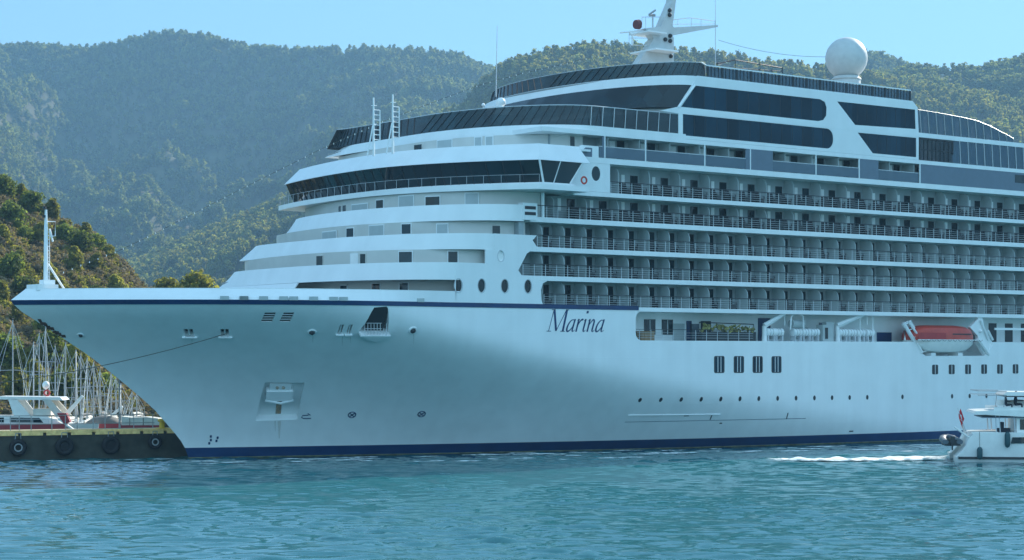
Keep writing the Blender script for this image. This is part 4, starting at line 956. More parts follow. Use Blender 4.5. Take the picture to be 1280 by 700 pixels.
# the ship's name, drawn with a broad pen in sloping serif letters
def bez(p, n=14):
    out = []
    for i in range(n + 1):
        t = i / n; a = [Vector(q) for q in p]
        while len(a) > 1: a = [a[k].lerp(a[k + 1], t) for k in range(len(a) - 1)]
        out.append(a[0])
    return out
def pen(mb, pts, w0, w1, fn):                          # stroke with its own half width at both ends
    k = len(pts); L, Rr = [], []
    for i, p in enumerate(pts):
        d = (pts[min(i + 1, k - 1)] - pts[max(i - 1, 0)]).normalized(); nn = Vector((-d.y, d.x))
        hw = w0 + (w1 - w0) * i / (k - 1) if not callable(w0) else w0(i / (k - 1)); L.append(p + nn * hw); Rr.append(p - nn * hw)
    vs = [fn(q) for q in L] + [fn(q) for q in Rr]; mb.add(vs, [(i, i + 1, k + i + 1, k + i) for i in range(k - 1)])
def letter_name():
    mb = MB(); tl = at(688, 389, B); x_base = at(683.5, 415.5, B); HCAP = 2.12; z0 = at(700, 413.8, B).z - .05
    SH = 0.25; LW = (at(757, 413, B).x - x_base.x)
    def fn0(ox): return lambda q: (x_base.x + ox + q.x + q.y * SH, -B - .02, z0 + q.y)
    V = lambda *p: [Vector(q) for q in p]
    th, tk = 0.035, 0.11
    f = fn0(0.0)                                       # M
    pen(mb, V((.18, 0), (.30, HCAP)), th, th, f); pen(mb, V((.34, HCAP), (1.02, 0.08)), tk, tk, f); pen(mb, V((1.02, 0.05), (1.75, HCAP)), th, th, f); pen(mb, V((1.80, 0), (1.80, HCAP)), tk, tk, f)
    for a, b_ in (((-.05, .03), (.46, .03)), ((.05, HCAP - .03), (.40, HCAP - .03)), ((1.52, .03), (2.06, .03)), ((1.70, HCAP - .03), (2.04, HCAP - .03))): pen(mb, V(a, b_), .03, .03, f)
    X = 1.22
    def a_(ox):
        f = fn0(ox); sw = lambda t: .035 + .075 * math.sin(math.pi * t) ** 1.5
        pen(mb, bez(((.66, X - .12), (.35, X + .12), (-.05, .7), (.0, .22))) , .03, .10, f); pen(mb, bez(((.0, .24), (.02, -.16), (.40, .02), (.68, .62))), .10, .03, f)
        pen(mb, V((.74, X), (.64, .22)), .085, .09, f); pen(mb, bez(((.64, .24), (.62, -.06), (.80, .02), (.94, .18))), .085, .02, f)
    def r_(ox):
        f = fn0(ox); pen(mb, V((.12, X), (.06, 0)), .09, .09, f); pen(mb, V((-.04, X - .16), (.14, X)), .02, .07, f); pen(mb, bez(((.10, .55), (.25, .95), (.42, X + .08), (.62, X - .08))), .03, .10, f)
    def i_(ox):
        f = fn0(ox); pen(mb, V((.12, X), (.06, .2)), .09, .09, f); pen(mb, V((-.04, X - .16), (.14, X)), .02, .07, f); pen(mb, bez(((.06, .22), (.05, -.06), (.22, .02), (.34, .18))), .085, .02, f)
        c = Vector((.16, HCAP - .22)); pen(mb, [c + Vector((0, .12)), c, c - Vector((0, .12))], .12, .12, f)
    def n_(ox):
        f = fn0(ox); pen(mb, V((.12, X), (.06, 0)), .09, .09, f); pen(mb, V((-.04, X - .16), (.14, X)), .02, .07, f); pen(mb, bez(((.09, .55), (.30, 1.02), (.60, X + .25), (.66, X - .28))), .03, .09, f)
        pen(mb, V((.66, X - .26), (.60, .2)), .09, .09, f); pen(mb, bez(((.60, .22), (.58, -.06), (.76, .02), (.88, .18))), .085, .02, f)
    a_(2.22); r_(3.28); i_(4.08); n_(4.58); a_(5.62)
    sc = LW / 6.85
    mb.v = [(x_base.x + (x - x_base.x) * sc, y, z) for x, y, z in mb.v]
    P('ship_name_lettering', mb, 'navy')
letter_name()

# ------------------------------------------------------------------ promenade deck
PY = -B + DP
m = MB()
for u, wpx in ((812, 10), (834, 9)):
    c = at(u, 402, B - DP); x = c.x; fr = MB(); fr.box(x - .75, x + .75, PY - .05, PY + .01, 11.75, 13.3); f = P('promenade_window', fr, 'dark'); g = MB(); g.box(x - .05, x + .05, PY - .08, PY - .04, 11.8, 13.25); g.box(x - .65, x - .1, PY - .06, PY - .05, 11.85, 13.2, 1); g.box(x + .1, x + .65, PY - .06, PY - .05, 11.85, 13.2, 1); P('window_bar', g, ['rail', 'glass'], parent=f)
for u, w_, z0, z1, mt in ((848, 1.6, 11.13, 12.9, 'divider'), (861, .7, 11.13, 13.2, 'navy'), (868, 1.3, 11.13, 12.9, 'clearglass'), (882, 1.4, 11.13, 13.2, 'dark'), (955, 1.8, 11.13, 13.6, 'navy'), (1030, 1.6, 11.13, 13.2, 'bluepanel'), (1105, 2.4, 11.13, 12.2, 'navy')):
    x = at(u, 405, B - DP).x; fr = MB(); fr.box(x - w_ / 2, x + w_ / 2, PY - .07, PY + .01, z0, z1); P('promenade_door', fr, mt)
m = MB()
for x in np.arange(PROM0 + .6, 56.5, 1.5): m.box(x - .02, x + .02, -B + .1, -B + .14, 11.12, 12.2)
for z in (11.4, 11.65, 11.9): m.box(PROM0 + .3, 56.5, -B + .11, -B + .13, z - .012, z + .012)
m.box(PROM0 + .2, 56.5, -B + .08, -B + .16, 12.2, 12.25, 1); P('promenade_railing', m, ['rail', 'dark'])
def tagb(mb, name, mats, label, cat, group=None, smooth=0): return tag(mb.build(name, mats, None, smooth), label, cat, group)
m = MB(); c = at(806, 418, B - 1.0)
for k in range(4): m.box(c.x - .9 + k * .45, c.x - .5 + k * .45, c.y - .5, c.y + .5, 11.13, 12.0)
m.box(c.x - .95, c.x + .9, c.y - .55, c.y + .55, 12.0, 12.06); tagb(m, 'deck_locker', 'teak', 'brown slatted locker at the front corner of the promenade opening', 'locker')
rr = random.Random(2); ga = at(874, 405, B - 1.2); gb = at(942, 407, B - 1.2)
root = empty('gear_rack', (ga.x, ga.y, 11.12), 'row of dark racks hung with yellow green gear on the promenade', 'gear rack')
m = MB(); m.box(0, gb.x - ga.x, -.35, .35, .0, .95); m.tube([(0, 0, .9), (0, 0, 1.9), (gb.x - ga.x, 0, 1.75), (gb.x - ga.x, 0, .9)], .05, 4); m.build('rack', 'dark', root)
m = MB()
for k in range(70):
    f = rr.random(); c = Vector((f * (gb.x - ga.x), rr.uniform(-.4, .4), 1.35 + rr.uniform(-.28, .35) - f * .25)); r = rr.uniform(.08, .2)
    m.obox(c, (r, rr.uniform(-.1, .1), rr.uniform(-.15, .15)), (0, r * .8, rr.uniform(-.1, .1)), (rr.uniform(-.1, .1), 0, r * .5))
m.build('hanging_gear', 'ygreen', root)
# life raft canisters
raft_spots = [(962, 'white life raft drum beside the forward davit arm'), (972, 'white life raft drum standing second from the forward davit arm'), (995, 'white life raft drum under the white hoop frame, forward one'), (1006, 'white life raft drum under the white hoop frame, middle one'), (1017, 'white life raft drum under the white hoop frame, aft one'), (1052, 'white life raft drum under the aft davit arm, forward one'), (1063, 'white life raft drum under the aft davit arm, second one'), (1074, 'white life raft drum under the aft davit arm, third one'), (1086, 'white life raft drum under the aft davit arm, aft one')]
for u, lb_ in raft_spots:
    c = at(u, 412, B - 1.0); root = empty('life_raft', (c.x, c.y, 11.13), lb_, 'life raft', 'life raft drums on the promenade deck')
    m = MB(); m.tube([(-.62, 0, .95), (-.58, 0, .95), (.58, 0, .95), (.62, 0, .95)], [.3, .42, .42, .3], 16); m.build('drum', 'white', root, 40)
    m = MB(); m.torus((-.2, 0, .95), (1, 0, 0), .425, .025, 16, 4); m.torus((.2, 0, .95), (1, 0, 0), .425, .025, 16, 4); m.build('strap', 'steel', root)
    m = MB(); m.box(-.5, -.4, -.35, .35, 0, .65); m.box(.4, .5, -.35, .35, 0, .65); m.box(-.42, .42, -.05, .05, .08, .16); m.build('cradle', 'rail', root)
# davit arms, hoop frame and stowage, all built into the ship
def dav(u0, v0, u1, v1, u2, v2, hook):
    m = MB(); a, b_, c = at(u0, v0, B - .9), at(u1, v1, B - .9), at(u2, v2, B - .3)
    m.tube([(a.x, a.y, 11.1), a, b_], [.28, .26, .24], 8); m.tube([b_, c], [.30, .2], 6); m.tube([b_ + Vector((0, 0, -.3)), c], .08, 5); m.tube([c, c + Vector((0, 0, -1.3))], .04, 4); return P('davit_crane', m, 'white', 40)
dav(955.5, 420, 955.5, 407, 981, 391.5, 1); dav(1047, 420, 1046, 407, 1084, 391.5, 1)
m = MB(); pts = [at(988, 412, B - .3), at(989, 396, B - .3), at(994, 391, B - .3), at(999, 391, B - .3), at(1004, 396, B - .3), at(1004.5, 412, B - .3)]; m.tube(pts, .09, 6); P('hoop_frame', m, 'white', 60)
m = MB(); c = at(996, 405, B - 1); m.tube([c - Vector((.9, 0, 0)), c + Vector((.9, 0, 0))], .45, 12); P('boat_winch', m, 'divider', 40)
m = MB(); c = at(1032, 412, B - 1); m.box(c.x - .9, c.x + .7, c.y - .5, c.y + .5, 11.13, 12.9); m.box(c.x - .2, c.x + 1.0, c.y - .3, c.y + .3, 12.9, 13.2); m.box(c.x - .6, c.x - .2, c.y - .55, c.y - .5, 11.4, 12.6, 1); P('winch_housing', m, ['divider', 'dark'])
m = MB()
for u in (1075, 1091): a = at(u, 405, B - .6); m.tube([(a.x, a.y, 11.12), (a.x, a.y, 14)], .06, 5)
P('stanchion', m, 'white')
# lifeboat in its bay
lx0, lx1 = at(1142, 428, B).x, at(1221, 428, B).x; cy = -B + 1.15; zl = 11.0
boat = empty('lifeboat', ((lx0 + lx1) / 2, cy, 9.7), 'lifeboat with a red orange canopy and white hull hanging in the ship side bay', 'lifeboat')
LB = (lx1 - lx0) / 2
def sect(prof, name, mat, parent, zmid=0):
    m = MB(); ns = 25; k = len(prof(0)); vs = []; fs = []
    for i in range(ns):
        f = -1 + 2 * i / (ns - 1); vs += [(f * LB * 0.998, y, z) for y, z in prof(f)]
    for i in range(ns - 1):
        for j in range(k - 1): a = i * k + j; fs.append((a, a + k, a + k + 1, a + 1))
    fs.append(tuple(range(k))); fs.append(tuple(range((ns - 1) * k, ns * k))[::-1]); m.add(vs, fs); return m.build(name, mat, parent, 40)
def e_(f, p=5): return max(0.02, 1 - abs(f) ** p)
def hullp(f):
    w_ = 1.75 * e_(f, 4) ** .5; d = 1.55 * e_(f, 3) ** .6
    return [(-w_, 1.62), (-w_ * .98, 1.1), (-w_ * .75, 1.62 - d * .85), (0, 1.62 - d), (w_ * .75, 1.62 - d * .85), (w_ * .98, 1.1), (w_, 1.62)]
def canp(f):
    w_ = 1.72 * e_(f, 5) ** .5; h = 1.6 * max(.25, 1 - abs(f) ** 6) ** .5
    return [(-w_, 1.64), (-w_ * .99, 1.64 + h * .45), (-w_ * .8, 1.64 + h * .85), (-w_ * .45, 1.64 + h), (0, 1.64 + h * 1.05), (w_ * .45, 1.64 + h), (w_ * .8, 1.64 + h * .85), (w_ * .99, 1.64 + h * .45), (w_, 1.64)]
sect(hullp, 'boat_hull', 'boatwhite', boat); sect(canp, 'canopy', 'orange', boat)
m = MB(); m.box(-LB * .97, -LB * .12, -1.76, -1.70, 1.72, 2.45); m.build('red_cover_panel', 'redcover', boat)
m = MB(); m.box(-LB * .99, LB * .99, -1.79, -1.72, 1.58, 1.70); m.build('rubbing_strake', 'white', boat)
m = MB()
for k in range(12): x = LB * (-.9 + k * .165); m.tube([(x, -1.80, 1.66), (x + .35, -1.82, 1.50), (x + .7, -1.80, 1.66)], .025, 4)
m.build('grab_line', 'rope', boat)
m = MB(); m.box(LB * .1, LB * .7, -1.72, -1.66, 2.25, 2.38); m.build('canopy_window', 'dark', boat)
m = MB(); a, b_ = at(1129, 404, B - .3), at(1152, 441, B - .05)
m.tube([a, b_], .22, 6); m.tube([a + Vector((.9, 0, .2)), b_ + Vector((.9, 0, .4))], .14, 6)
m.tube([at(1131, 425, B - .4), at(1131, 406, B - .4), at(1138, 401, B - .4), at(1143, 410, B - .4)], .12, 6)
for k in range(5): q = a.lerp(b_, k / 4); m.tube([q, q + Vector((.9, 0, .25))], .05, 4)
P('davit_frame', m, 'white', 40)
m = MB(); prm = [at(u, v, B - .2) for u, v in ((1212, 409), (1222, 399), (1221, 393), (1227, 393), (1230, 408), (1240, 428), (1238, 440), (1231, 444), (1222, 430), (1222, 420))]
m.plate([(q.x, q.z) for q in prm], [], -B + .15, -B + .55); m.tube([at(1222, 424, B + .02), at(1236, 443, B + .02)], .2, 6); m.tube([at(1226, 400, B), at(1236, 425, B)], .13, 6); m.sphere(at(1226, 414, B), .2, 8, 6); m.tube([at(1235, 413, B), at(1241, 425, B)], .15, 5)
P('davit_frame', m, 'white', 40)
m = MB(); c = at(1180, 443, B - .1); m.box(c.x - 2.3, c.x - 1.5, -B - .005, -B + 1.5, 9.56, 9.9); m.box(c.x + 2.3, c.x + 3.1, -B - .005, -B + 1.5, 9.56, 9.9); P('boat_chock', m, 'white')
m = MB(); m.box(95.3, 130, -B + .05, -B + .2, 12.55, 12.8); P('promenade_beam', m, 'white')
for x in np.arange(95.5, 130, 3.0): m = MB(); m.box(x, x + 1.4, PY - .05, PY + .01, 11.2, 13.4); P('promenade_window', m, 'dark')
m = MB(); m.box(40.4, 149, PY + .005, PY + .2, 11.13, 13.9); P('promenade_wall', m, 'frontwall')

# balcony chairs
chm = MB()
chm.box(-.27, .27, -.27, .27, .06, .46); chm.obox((.27, 0, .72), (.03, 0, .0), (0, .27, 0), (.06, 0, .30))
for x in (-.24, .24):
    for y in (-.24, .24): chm.box(x - .025, x + .025, y - .025, y + .025, 0, .4)
chm.box(-.27, .27, -.30, -.25, .60, .64); chm.box(-.27, .27, .25, .30, .60, .64); chm.box(-.27, -.22, -.29, -.25, .4, .62); chm.box(-.27, -.22, .25, .29, .4, .62)
cpro = None; chair_spots.sort(key=lambda c: c[0])
LAB = {('low', 0): 'dark woven armchair on a balcony of the lowest balcony row', ('low', 1): 'dark woven armchair on a balcony of the second lowest balcony row', ('low', 2): 'dark woven armchair on a balcony of the middle balcony row', ('up', 3): 'dark woven armchair on a wide balcony just under the bridge deck level', ('up', 4): 'dark woven armchair on a wide balcony at the bridge deck level'}
lev = {round(r[1], 2): i for i, r in enumerate(rows)}
for x, z, kind in chair_spots:
    if x > 104: continue
    if cpro is None: o = cpro = chm.build('balcony_chair', 'black')
    else: o = cpro.copy(); COL.objects.link(o)
    i = lev[round(z, 2)]; o.location = (x, -B + .62, z); o.rotation_euler = (0, 0, R(90) + rr.uniform(-.3, .3)); o.scale = (1.5, 1.9, 1.15)
    tag(o, LAB[(kind, i)], 'chair', ['chairs on the lowest balcony row', 'chairs on the second balcony row', 'chairs on the middle balcony row', 'chairs on the lower wide balcony row', 'chairs on the upper wide balcony row'][i])

# ------------------------------------------------------------------ lines
def cat_pts(a, b, sag, n=24):
    return [a.lerp(b, i / n) - Vector((0, 0, sag * 4 * (i / n) * (1 - i / n))) for i in range(n + 1)]
a = hull_at(281, 417)[0] + Vector((0, -.3, 0)); b_ = atd(-70, 486, 171)
m = MB(); m.tube(cat_pts(a, b_, 0.7), 0.035, 5); tagb(m, 'mooring_line', 'rope', 'thin dark mooring line running from the bow fairlead towards the pier', 'mooring line')
LS = [at(u, v, 0) for u, v in ((63, 347), (105, 330), (147, 314), (183, 297), (220, 278), (300, 237), (400, 187), (480, 151), (600, 106), (655, 91), (740, 72), (805, 62))]
root = empty('light_string', tuple(LS[0]), 'string of small white bulbs from the bow mast up to the main mast', 'light string')
m = MB(); m.tube([p - LS[0] for p in LS], 0.018, 4); m.build('cable', 'rope', root)
tot = sum((LS[i + 1] - LS[i]).length for i in range(len(LS) - 1)); bulb = None; nb = 84
for k in range(nb):
    d = tot * (k + .5) / nb; i = 0
    while d > (LS[i + 1] - LS[i]).length: d -= (LS[i + 1] - LS[i]).length; i += 1
    p = LS[i].lerp(LS[i + 1], d / (LS[i + 1] - LS[i]).length) - LS[0]
    if bulb is None: m = MB(); m.sphere((0, 0, -.05), .048, 8, 6, (1, 1, 1.3)); m.tube([(0, 0, 0), (0, 0, .06)], .03, 5); o = bulb = m.build('bulb', 'bulb', root, 60)
    else: o = bulb.copy(); COL.objects.link(o); o.parent = root
    o.location = p
m = MB(); m.tube(cat_pts(at(898, 50, 0.5), at(1032, 71, 7), 0.5), 0.022, 4); tagb(m, 'antenna_wire', 'rope', 'thin wire strung from the mast yard to the white radar dome', 'wire')

# ------------------------------------------------------------------ pier with its tyres and railing
q0, q1 = onz(0, 576.3, 0), onz(231, 571.2, 0); qd = (q1 - q0).normalized(); qn = Vector((qd.y, -qd.x, 0))
if qn.dot(FWD) > 0: qn = -qn                             # qn looks at the camera
q1 = q1 + qd * 0.35
pier = empty('pier', tuple(q1), 'low concrete pier with a yellowish kerb and hanging tyres left of the bow', 'pier')
QL = 46.0; QH = 2.72
def ql(d, out, z): return -qd * d + qn * out + Vector((0, 0, z))
m = MB(); pts = []
for d in (0, QL): pts += [ql(d, 0, -1.5), ql(d, 0, QH - .3), ql(d, -8, QH - .3), ql(d, -8, -1.5)]
m.add(pts, [(0, 1, 2, 3), (4, 7, 6, 5), (0, 4, 5, 1), (1, 5, 6, 2), (2, 6, 7, 3)]); m.build('pier_wall', 'conc_shaded', pier)
m = MB(); rr = random.Random(4); d = 0.0
while d < QL:
    L = 2.25; c = ql(d + L / 2, -.38, QH - .22); m.obox(c, qd * (L / 2 - .16), qn * .5, (0, 0, .22)); c = ql(d + L / 2, -.41, QH - .08); m.obox(c, qd * (L / 2 + .0), qn * .46, (0, 0, .1)); d += L
m.build('kerb', 'kerb', pier)
m = MB(); pts = [ql(0, -.9, QH - .29), ql(QL, -.9, QH - .29), ql(QL, -8, QH - .29), ql(0, -8, QH - .29)]
m.add(pts + [p + Vector((0, 0, .1)) for p in pts], [(0, 1, 2, 3), (4, 7, 6, 5), (0, 4, 5, 1), (1, 5, 6, 2), (2, 6, 7, 3), (3, 7, 4, 0)]); m.build('pier_deck', 'conc_sunlit', pier)
def qat(u): 
    d0 = ray(u, 441); # intersect the pier line in plan
    A_ = np.array([[d0[0], -qd.x], [d0[1], -qd.y]]); k, t = np.linalg.solve(A_, np.array([q0.x - CAMX, q0.y - CAMY])); return q0 + qd * t
for i, (u, v, r, solid, lb_) in enumerate([(22, 559.5, .80, 0, 'black tyre fender with an open hub, leftmost on the pier'), (80, 558, .86, 1, 'large black tyre fender with a filled centre, second from the left on the pier'), (138, 556.5, .86, 1, 'large black tyre fender with a filled centre, third from the left on the pier'), (193, 552.5, .68, 0, 'smaller tyre fender with a grey rim, nearest the ship bow')]):
    p = qat(u) + qn * .28; p.z = HC - (v - HY) / F * (p - Vector((CAMX, CAMY, 0))).dot(FWD)
    root = empty('tyre_fender', tuple(p), lb_, 'tyre', 'tyres hanging on the pier')
    m = MB(); m.torus((0, 0, 0), qn, r * .72, r * .30, 24, 10); m.build('tyre', 'black', root, 50)
    if solid: m = MB(); m.tube([-qn * .16, qn * .12], r * .62, 20); m.build('centre_plate', 'black', root, 40)
    else: m = MB(); m.torus(qn * .12, qn, r * .42, .07, 18, 6); m.build('rim', 'steel', root, 40)
    m = MB()
    for s in (-.35, .35): m.tube([qd * s * r + Vector((0, 0, r * .6)), qd * s * r * .8 + Vector((0, 0, QH - p.z - .2))], .03, 4)
    m.tube([qd * -.35 * r * .8 + Vector((0, 0, QH - p.z - .2)), qd * .35 * r * .8 + Vector((0, 0, QH - p.z - .2))], .03, 4); m.build('chain', 'steel', root)
p = qat(204) - qn * .5; root = empty('bollard', (p.x, p.y, QH), 'yellow mooring bollard at the pier end beside the ship bow', 'bollard')
m = MB(); m.box(-.42, .42, -.42, .42, 0.0, .08); m.tube([(0, 0, .05), (0, 0, .45), (0, 0, .62)], [.27, .25, .24], 14); m.build('base', 'yellow', root, 40)
m = MB(); m.tube([(0, 0, .6), (0, 0, .68), (0, 0, .86), (0, 0, .92)], [.24, .42, .42, .3], 14); m.build('head', 'yellow', root, 40)
rl = empty('pier_railing', tuple(qat(100) - qn * 1.3), 'grey steel pipe railing along the pier top', 'railing'); o0 = qat(100) - qn * 1.3
m = MB()
for u in (-60, -20, 16, 27, 42, 68, 85, 100, 120, 135, 154, 171, 195):
    q = qat(u) - qn * 1.3 - o0; m.tube([(q.x, q.y, QH - .3), (q.x, q.y, QH + 1.35)], .045, 5)
m.build('post', 'steel', rl)
m = MB()
for h in (.55, 1.35): m.tube([qat(-90) - qn * 1.3 - o0 + Vector((0, 0, QH + h)), qat(197) - qn * 1.3 - o0 + Vector((0, 0, QH + h))], .035, 5)
m.build('rail', 'steel', rl)
p = qat(154) - qn * 1.7; m = MB(); m.tube([(0, 0, 0), (0, 0, 5.6)], [.07, .05], 6); m.box(-.35, .35, -.04, .04, 3.9, 4.0); o = tagb(m, 'pole', 'alu', 'slim grey pole on the pier beside the grey boat cover', 'pole'); o.location = (p.x, p.y, QH - .2)

# ------------------------------------------------------------------ yachts in the marina behind the pier
def hull_loft(L, beam, fb, sheer=0.35, bowrake=0.8, ns=17, tumble=0.92):
    m = MB(); vs = []; fs = []; prof = [(0.0, -.35), (.55, -.2), (.86, .25), (1.0, .72), (1.0, 1.0)]
    for i in range(ns):
        f = i / (ns - 1); bw_ = beam / 2 * (1 - max(0, (f - .45) / .55) ** 2.3) * (0.86 + .14 * min(f / .3, 1)); h = fb + sheer * f * f
        row = [(f * L + bowrake * max(0, z) * f ** 3, y * max(bw_, .03), z * h) for y, z in prof]
        vs += [(x, -y, z) for x, y, z in row[::-1]] + row[1:]
    k = len(prof) * 2 - 1
    for i in range(ns - 1):
        for j in range(k - 1): a = i * k + j; fs.append((a, a + k, a + k + 1, a + 1))
        fs.append((i * k, (i + 1) * k, (i + 1) * k + k - 1, i * k + k - 1))
    fs.append(tuple(range(k))); fs.append(tuple(range((ns - 1) * k, ns * k))[::-1]); m.add(vs, fs); return m
def sailboat(u, vtop, Z, rz, L, label, spread=1, hullmat='boatwhite', cover='offwhite', two=False):
    base = atd(u, 441, Z); H = HC + (HY - vtop) / F * Z
    root = empty('sailboat', (base.x, base.y, 0), label, 'sailboat', 'sailing yachts moored behind the pier', rz)
    def sh(mb, dx=-L * .55): mb.v = [(x + dx, y, z) for x, y, z in mb.v]; return mb
    sh(hull_loft(L, L * .31, 1.15)).build('hull', hullmat, root, 40)
    m = MB(); m.box(L * .3, L * .66, -L * .09, L * .09, 1.1, 1.75); m.box(L * .32, L * .4, -L * .085, L * .085, 1.75, 1.9); sh(m).build('cabin', hullmat, root)
    m = MB(); m.box(L * .34, L * .62, -L * .094, L * .094, 1.38, 1.62); sh(m).build('cabin_window', 'glass', root)
    m = MB(); m.tube([(0, 0, 1.5), (0, 0, H)], [.10, .065], 8); m.build('mast', 'alu', root, 50)
    for h in ((.45, .70) if spread else (.6,)): m = MB(); m.tube([(0, -L * .10, H * h - .05), (0, 0, H * h), (0, L * .10, H * h - .05)], .035, 4); m.build('spreader', 'alu', root)
    m = MB(); m.tube([(-.1, 0, 2.3), (-L * .36, 0, 2.35)], .085, 6); m.build('boom', 'alu', root)
    m = MB(); m.tube([(-.15, 0, 2.52), (-L * .2, 0, 2.62), (-L * .35, 0, 2.48)], [.22, .19, .12], 8); m.build('sail_cover', cover, root, 50)
    m = MB(); m.tube([(L * .43, 0, 1.5), (.05, 0, H * .97)], .018, 4); m.tube([(-L * .53, 0, 1.3), (0, 0, H * .99)], .018, 4)
    for s in (-1, 1): m.tube([(0, s * L * .15, 1.2), (0, s * L * .10, H * .45), (0, s * L * .10, H * .70), (0, 0, H * .98)], .018, 4)
    m.build('rigging', 'rail', root)
    m = MB(); m.tube([(L * .40, 0, 1.7), (L * .26, 0, H * .38), (.25, 0, H * .9)], [.03, .05, .02], 6); m.build('furled_sail', cover, root, 50)
    if two: m = MB(); m.tube([(-L * .3, 0, 1.4), (-L * .3, 0, H * .62)], [.1, .06], 6); m.build('mizzen_mast', 'alu', root, 50)
    m = MB(); m.tube([(.15, 0, H), (.15, 0, H + .5)], .02, 4); m.tube([(-.2, 0, H + .15), (.25, 0, H + .15)], .025, 4); m.build('wind_vane', 'dark', root)
    return root
FA = math.atan2(FWD.y, FWD.x)
rr = random.Random(8)
MAST = [(16, 400, 206, 15, 'tallest bare mast at the left edge of the marina'), (42, 427, 216, 11, 'yacht with a slim mast, second mast from the left'), (49, 416, 226, 12, 'yacht whose mast stands just left of the tall pale mast by the radar dome'), (57, 409, 214, 13, 'yacht with a tall pale mast right behind the white radar dome'), (69, 432, 222, 11, 'yacht with its mast between the radar dome and the slanted white arch'), (82, 428, 212, 12, 'yacht with a thick pale mast left of the slanted white arch'), (95, 437, 208, 12, 'yacht with the thickest mast above the tip of the slanted white arch'), (101, 442, 226, 11, 'yacht with a thin mast just right of the slanted white arch'), (109, 447, 217, 11, 'yacht with a mast behind the left end of the grey boat cover'), (117, 452, 210, 12, 'yacht with a mast right above the grey boat cover'), (125, 462, 232, 10, 'yacht with a thin mast above the middle of the grey boat cover'), (139, 466, 214, 11, 'yacht with a mast above the right end of the grey boat cover'), (145, 472, 224, 10, 'yacht with a short mast just left of the slim pier pole'), (151, 479, 216, 10, 'yacht with its mast right beside the slim pier pole'), (165, 489, 230, 9, 'yacht with a leaning thin mast above the cream canvas'), (171, 492, 215, 9, 'yacht with the shortest mast under the ship bow')]
for i, (u, v, Z, L, lb_) in enumerate(MAST):
    sailboat(u, v, Z, FA + rr.uniform(-.25, .25) + (math.pi if i % 3 else 0), L, lb_, i % 2, cover=['offwhite', 'canvasgrey', 'offwhite'][i % 3], two=(i == 0))
def local(u0, Z, rz): b0 = atd(u0, 441, Z); return Vector((b0.x, b0.y, 0)), rz
RA = math.atan2(RIGHT.y, RIGHT.x)
# white motor yacht with hard top and radar arch, lying along the pier
o0, _ = local(-95, 199, RA); yt = empty('motor_yacht', tuple(o0), 'white motor yacht with a hard top and raked arch legs behind the pier', 'motor yacht', None, RA + .05)
hull_loft(17.5, 4.8, 2.3, .3, .5).build('hull', 'boatwhite', yt, 40)
m = MB(); m.box(.3, 15.0, -2.46, -2.38, 1.9, 2.62); m.build('maroon_stripe', 'maroon', yt)
def prism(pts, y0, y1): m = MB(); m.plate(pts, [], y0, y1); return m
prism([(2.5, 2.3), (15.2, 2.3), (13.0, 3.35), (2.5, 3.45)], -1.95, 1.95).build('saloon', 'boatwhite', yt)
prism([(4.0, 2.75), (8.6, 2.75), (8.6, 3.25), (4.0, 3.25)], -1.98, -1.9).build('saloon_window', 'glass', yt); prism([(9.2, 2.75), (12.6, 2.7), (12.2, 3.2), (9.2, 3.25)], -1.98, -1.9).build('saloon_window', 'glass', yt)
prism([(7.2, 5.12), (14.6, 5.0), (14.3, 5.32), (8.0, 5.42), (6.9, 5.3)], -1.9, 1.9).build('hard_top', 'boatwhite', yt)
for y in (-1.9, 1.65):
    prism([(9.6, 3.4), (11.3, 3.4), (9.9, 5.15), (9.0, 5.15)], y, y + .22).build('arch_leg', 'boatwhite', yt); prism([(13.9, 3.3), (14.9, 3.3), (13.3, 5.1), (12.5, 5.1)], y, y + .22).build('arch_leg', 'offwhite', yt)
prism([(14.4, 3.6), (15.0, 3.6), (16.4, 5.35), (16.2, 5.5)], -.25, .0).build('slanted_arch', 'boatwhite', yt)
m = MB(); m.box(11.5, 13.3, -1.6, 1.6, 3.4, 4.1); m.build('helm_console', 'offwhite', yt)
m = MB(); m.tube([(12.5, 0, 5.3), (12.5, 0, 6.3)], .08, 6); m.build('radar_mast', 'boatwhite', yt); m = MB(); m.sphere((12.5, 0, 6.55), .38, 16, 10, (1, 1, 1.1)); m.build('radar_dome', 'boatwhite', yt, 50)
m = MB(); m.torus((12.7, -.5, 5.75), (0, 1, .2), .28, .09, 14, 6); m.build('lifebuoy', 'redcover', yt, 50)
m = MB()
for k in range(9): m.tube([(2 + k * 1.6, -2.3, 2.3), (2 + k * 1.6, -2.3, 3.0)], .025, 4)
m.tube([(2, -2.3, 3.0), (15, -2.25, 3.1)], .025, 4); m.build('guard_rail', 'rail', yt)
# boat under a grey cover, boat under cream canvas, maroon draped gangway
o0, _ = local(98, 203, RA); bt = empty('covered_boat', tuple(o0), 'white boat under a rounded grey canvas cover with a slanted spar', 'boat', None, RA)
hull_loft(6.2, 2.6, 1.9, .2, .4).build('hull', 'boatwhite', bt, 40)
m = MB(); vs = []; fs = []
for i in range(11):
    f = i / 10; x = 1.0 + 3.7 * f; h = 1.35 * math.sin(math.pi * (.12 + .80 * f)) ** .6
    for j in range(9): t = math.pi * j / 8; vs.append((x, -1.35 * math.cos(t), 1.95 + h * math.sin(t) ** .7))
for i in range(10):
    for j in range(8): a = i * 9 + j; fs.append((a, a + 9, a + 10, a + 1))
m.add(vs, fs); m.build('canvas_cover', 'canvasgrey', bt, 60)
prism([(3.4, 3.35), (3.8, 3.3), (4.75, 4.15), (4.6, 4.3)], -.2, .1).build('slanted_spar', 'boatwhite', bt)
m = MB(); m.box(.2, 5.8, -1.38, -1.3, 1.75, 2.45); m.build('maroon_stripe', 'maroon', bt)
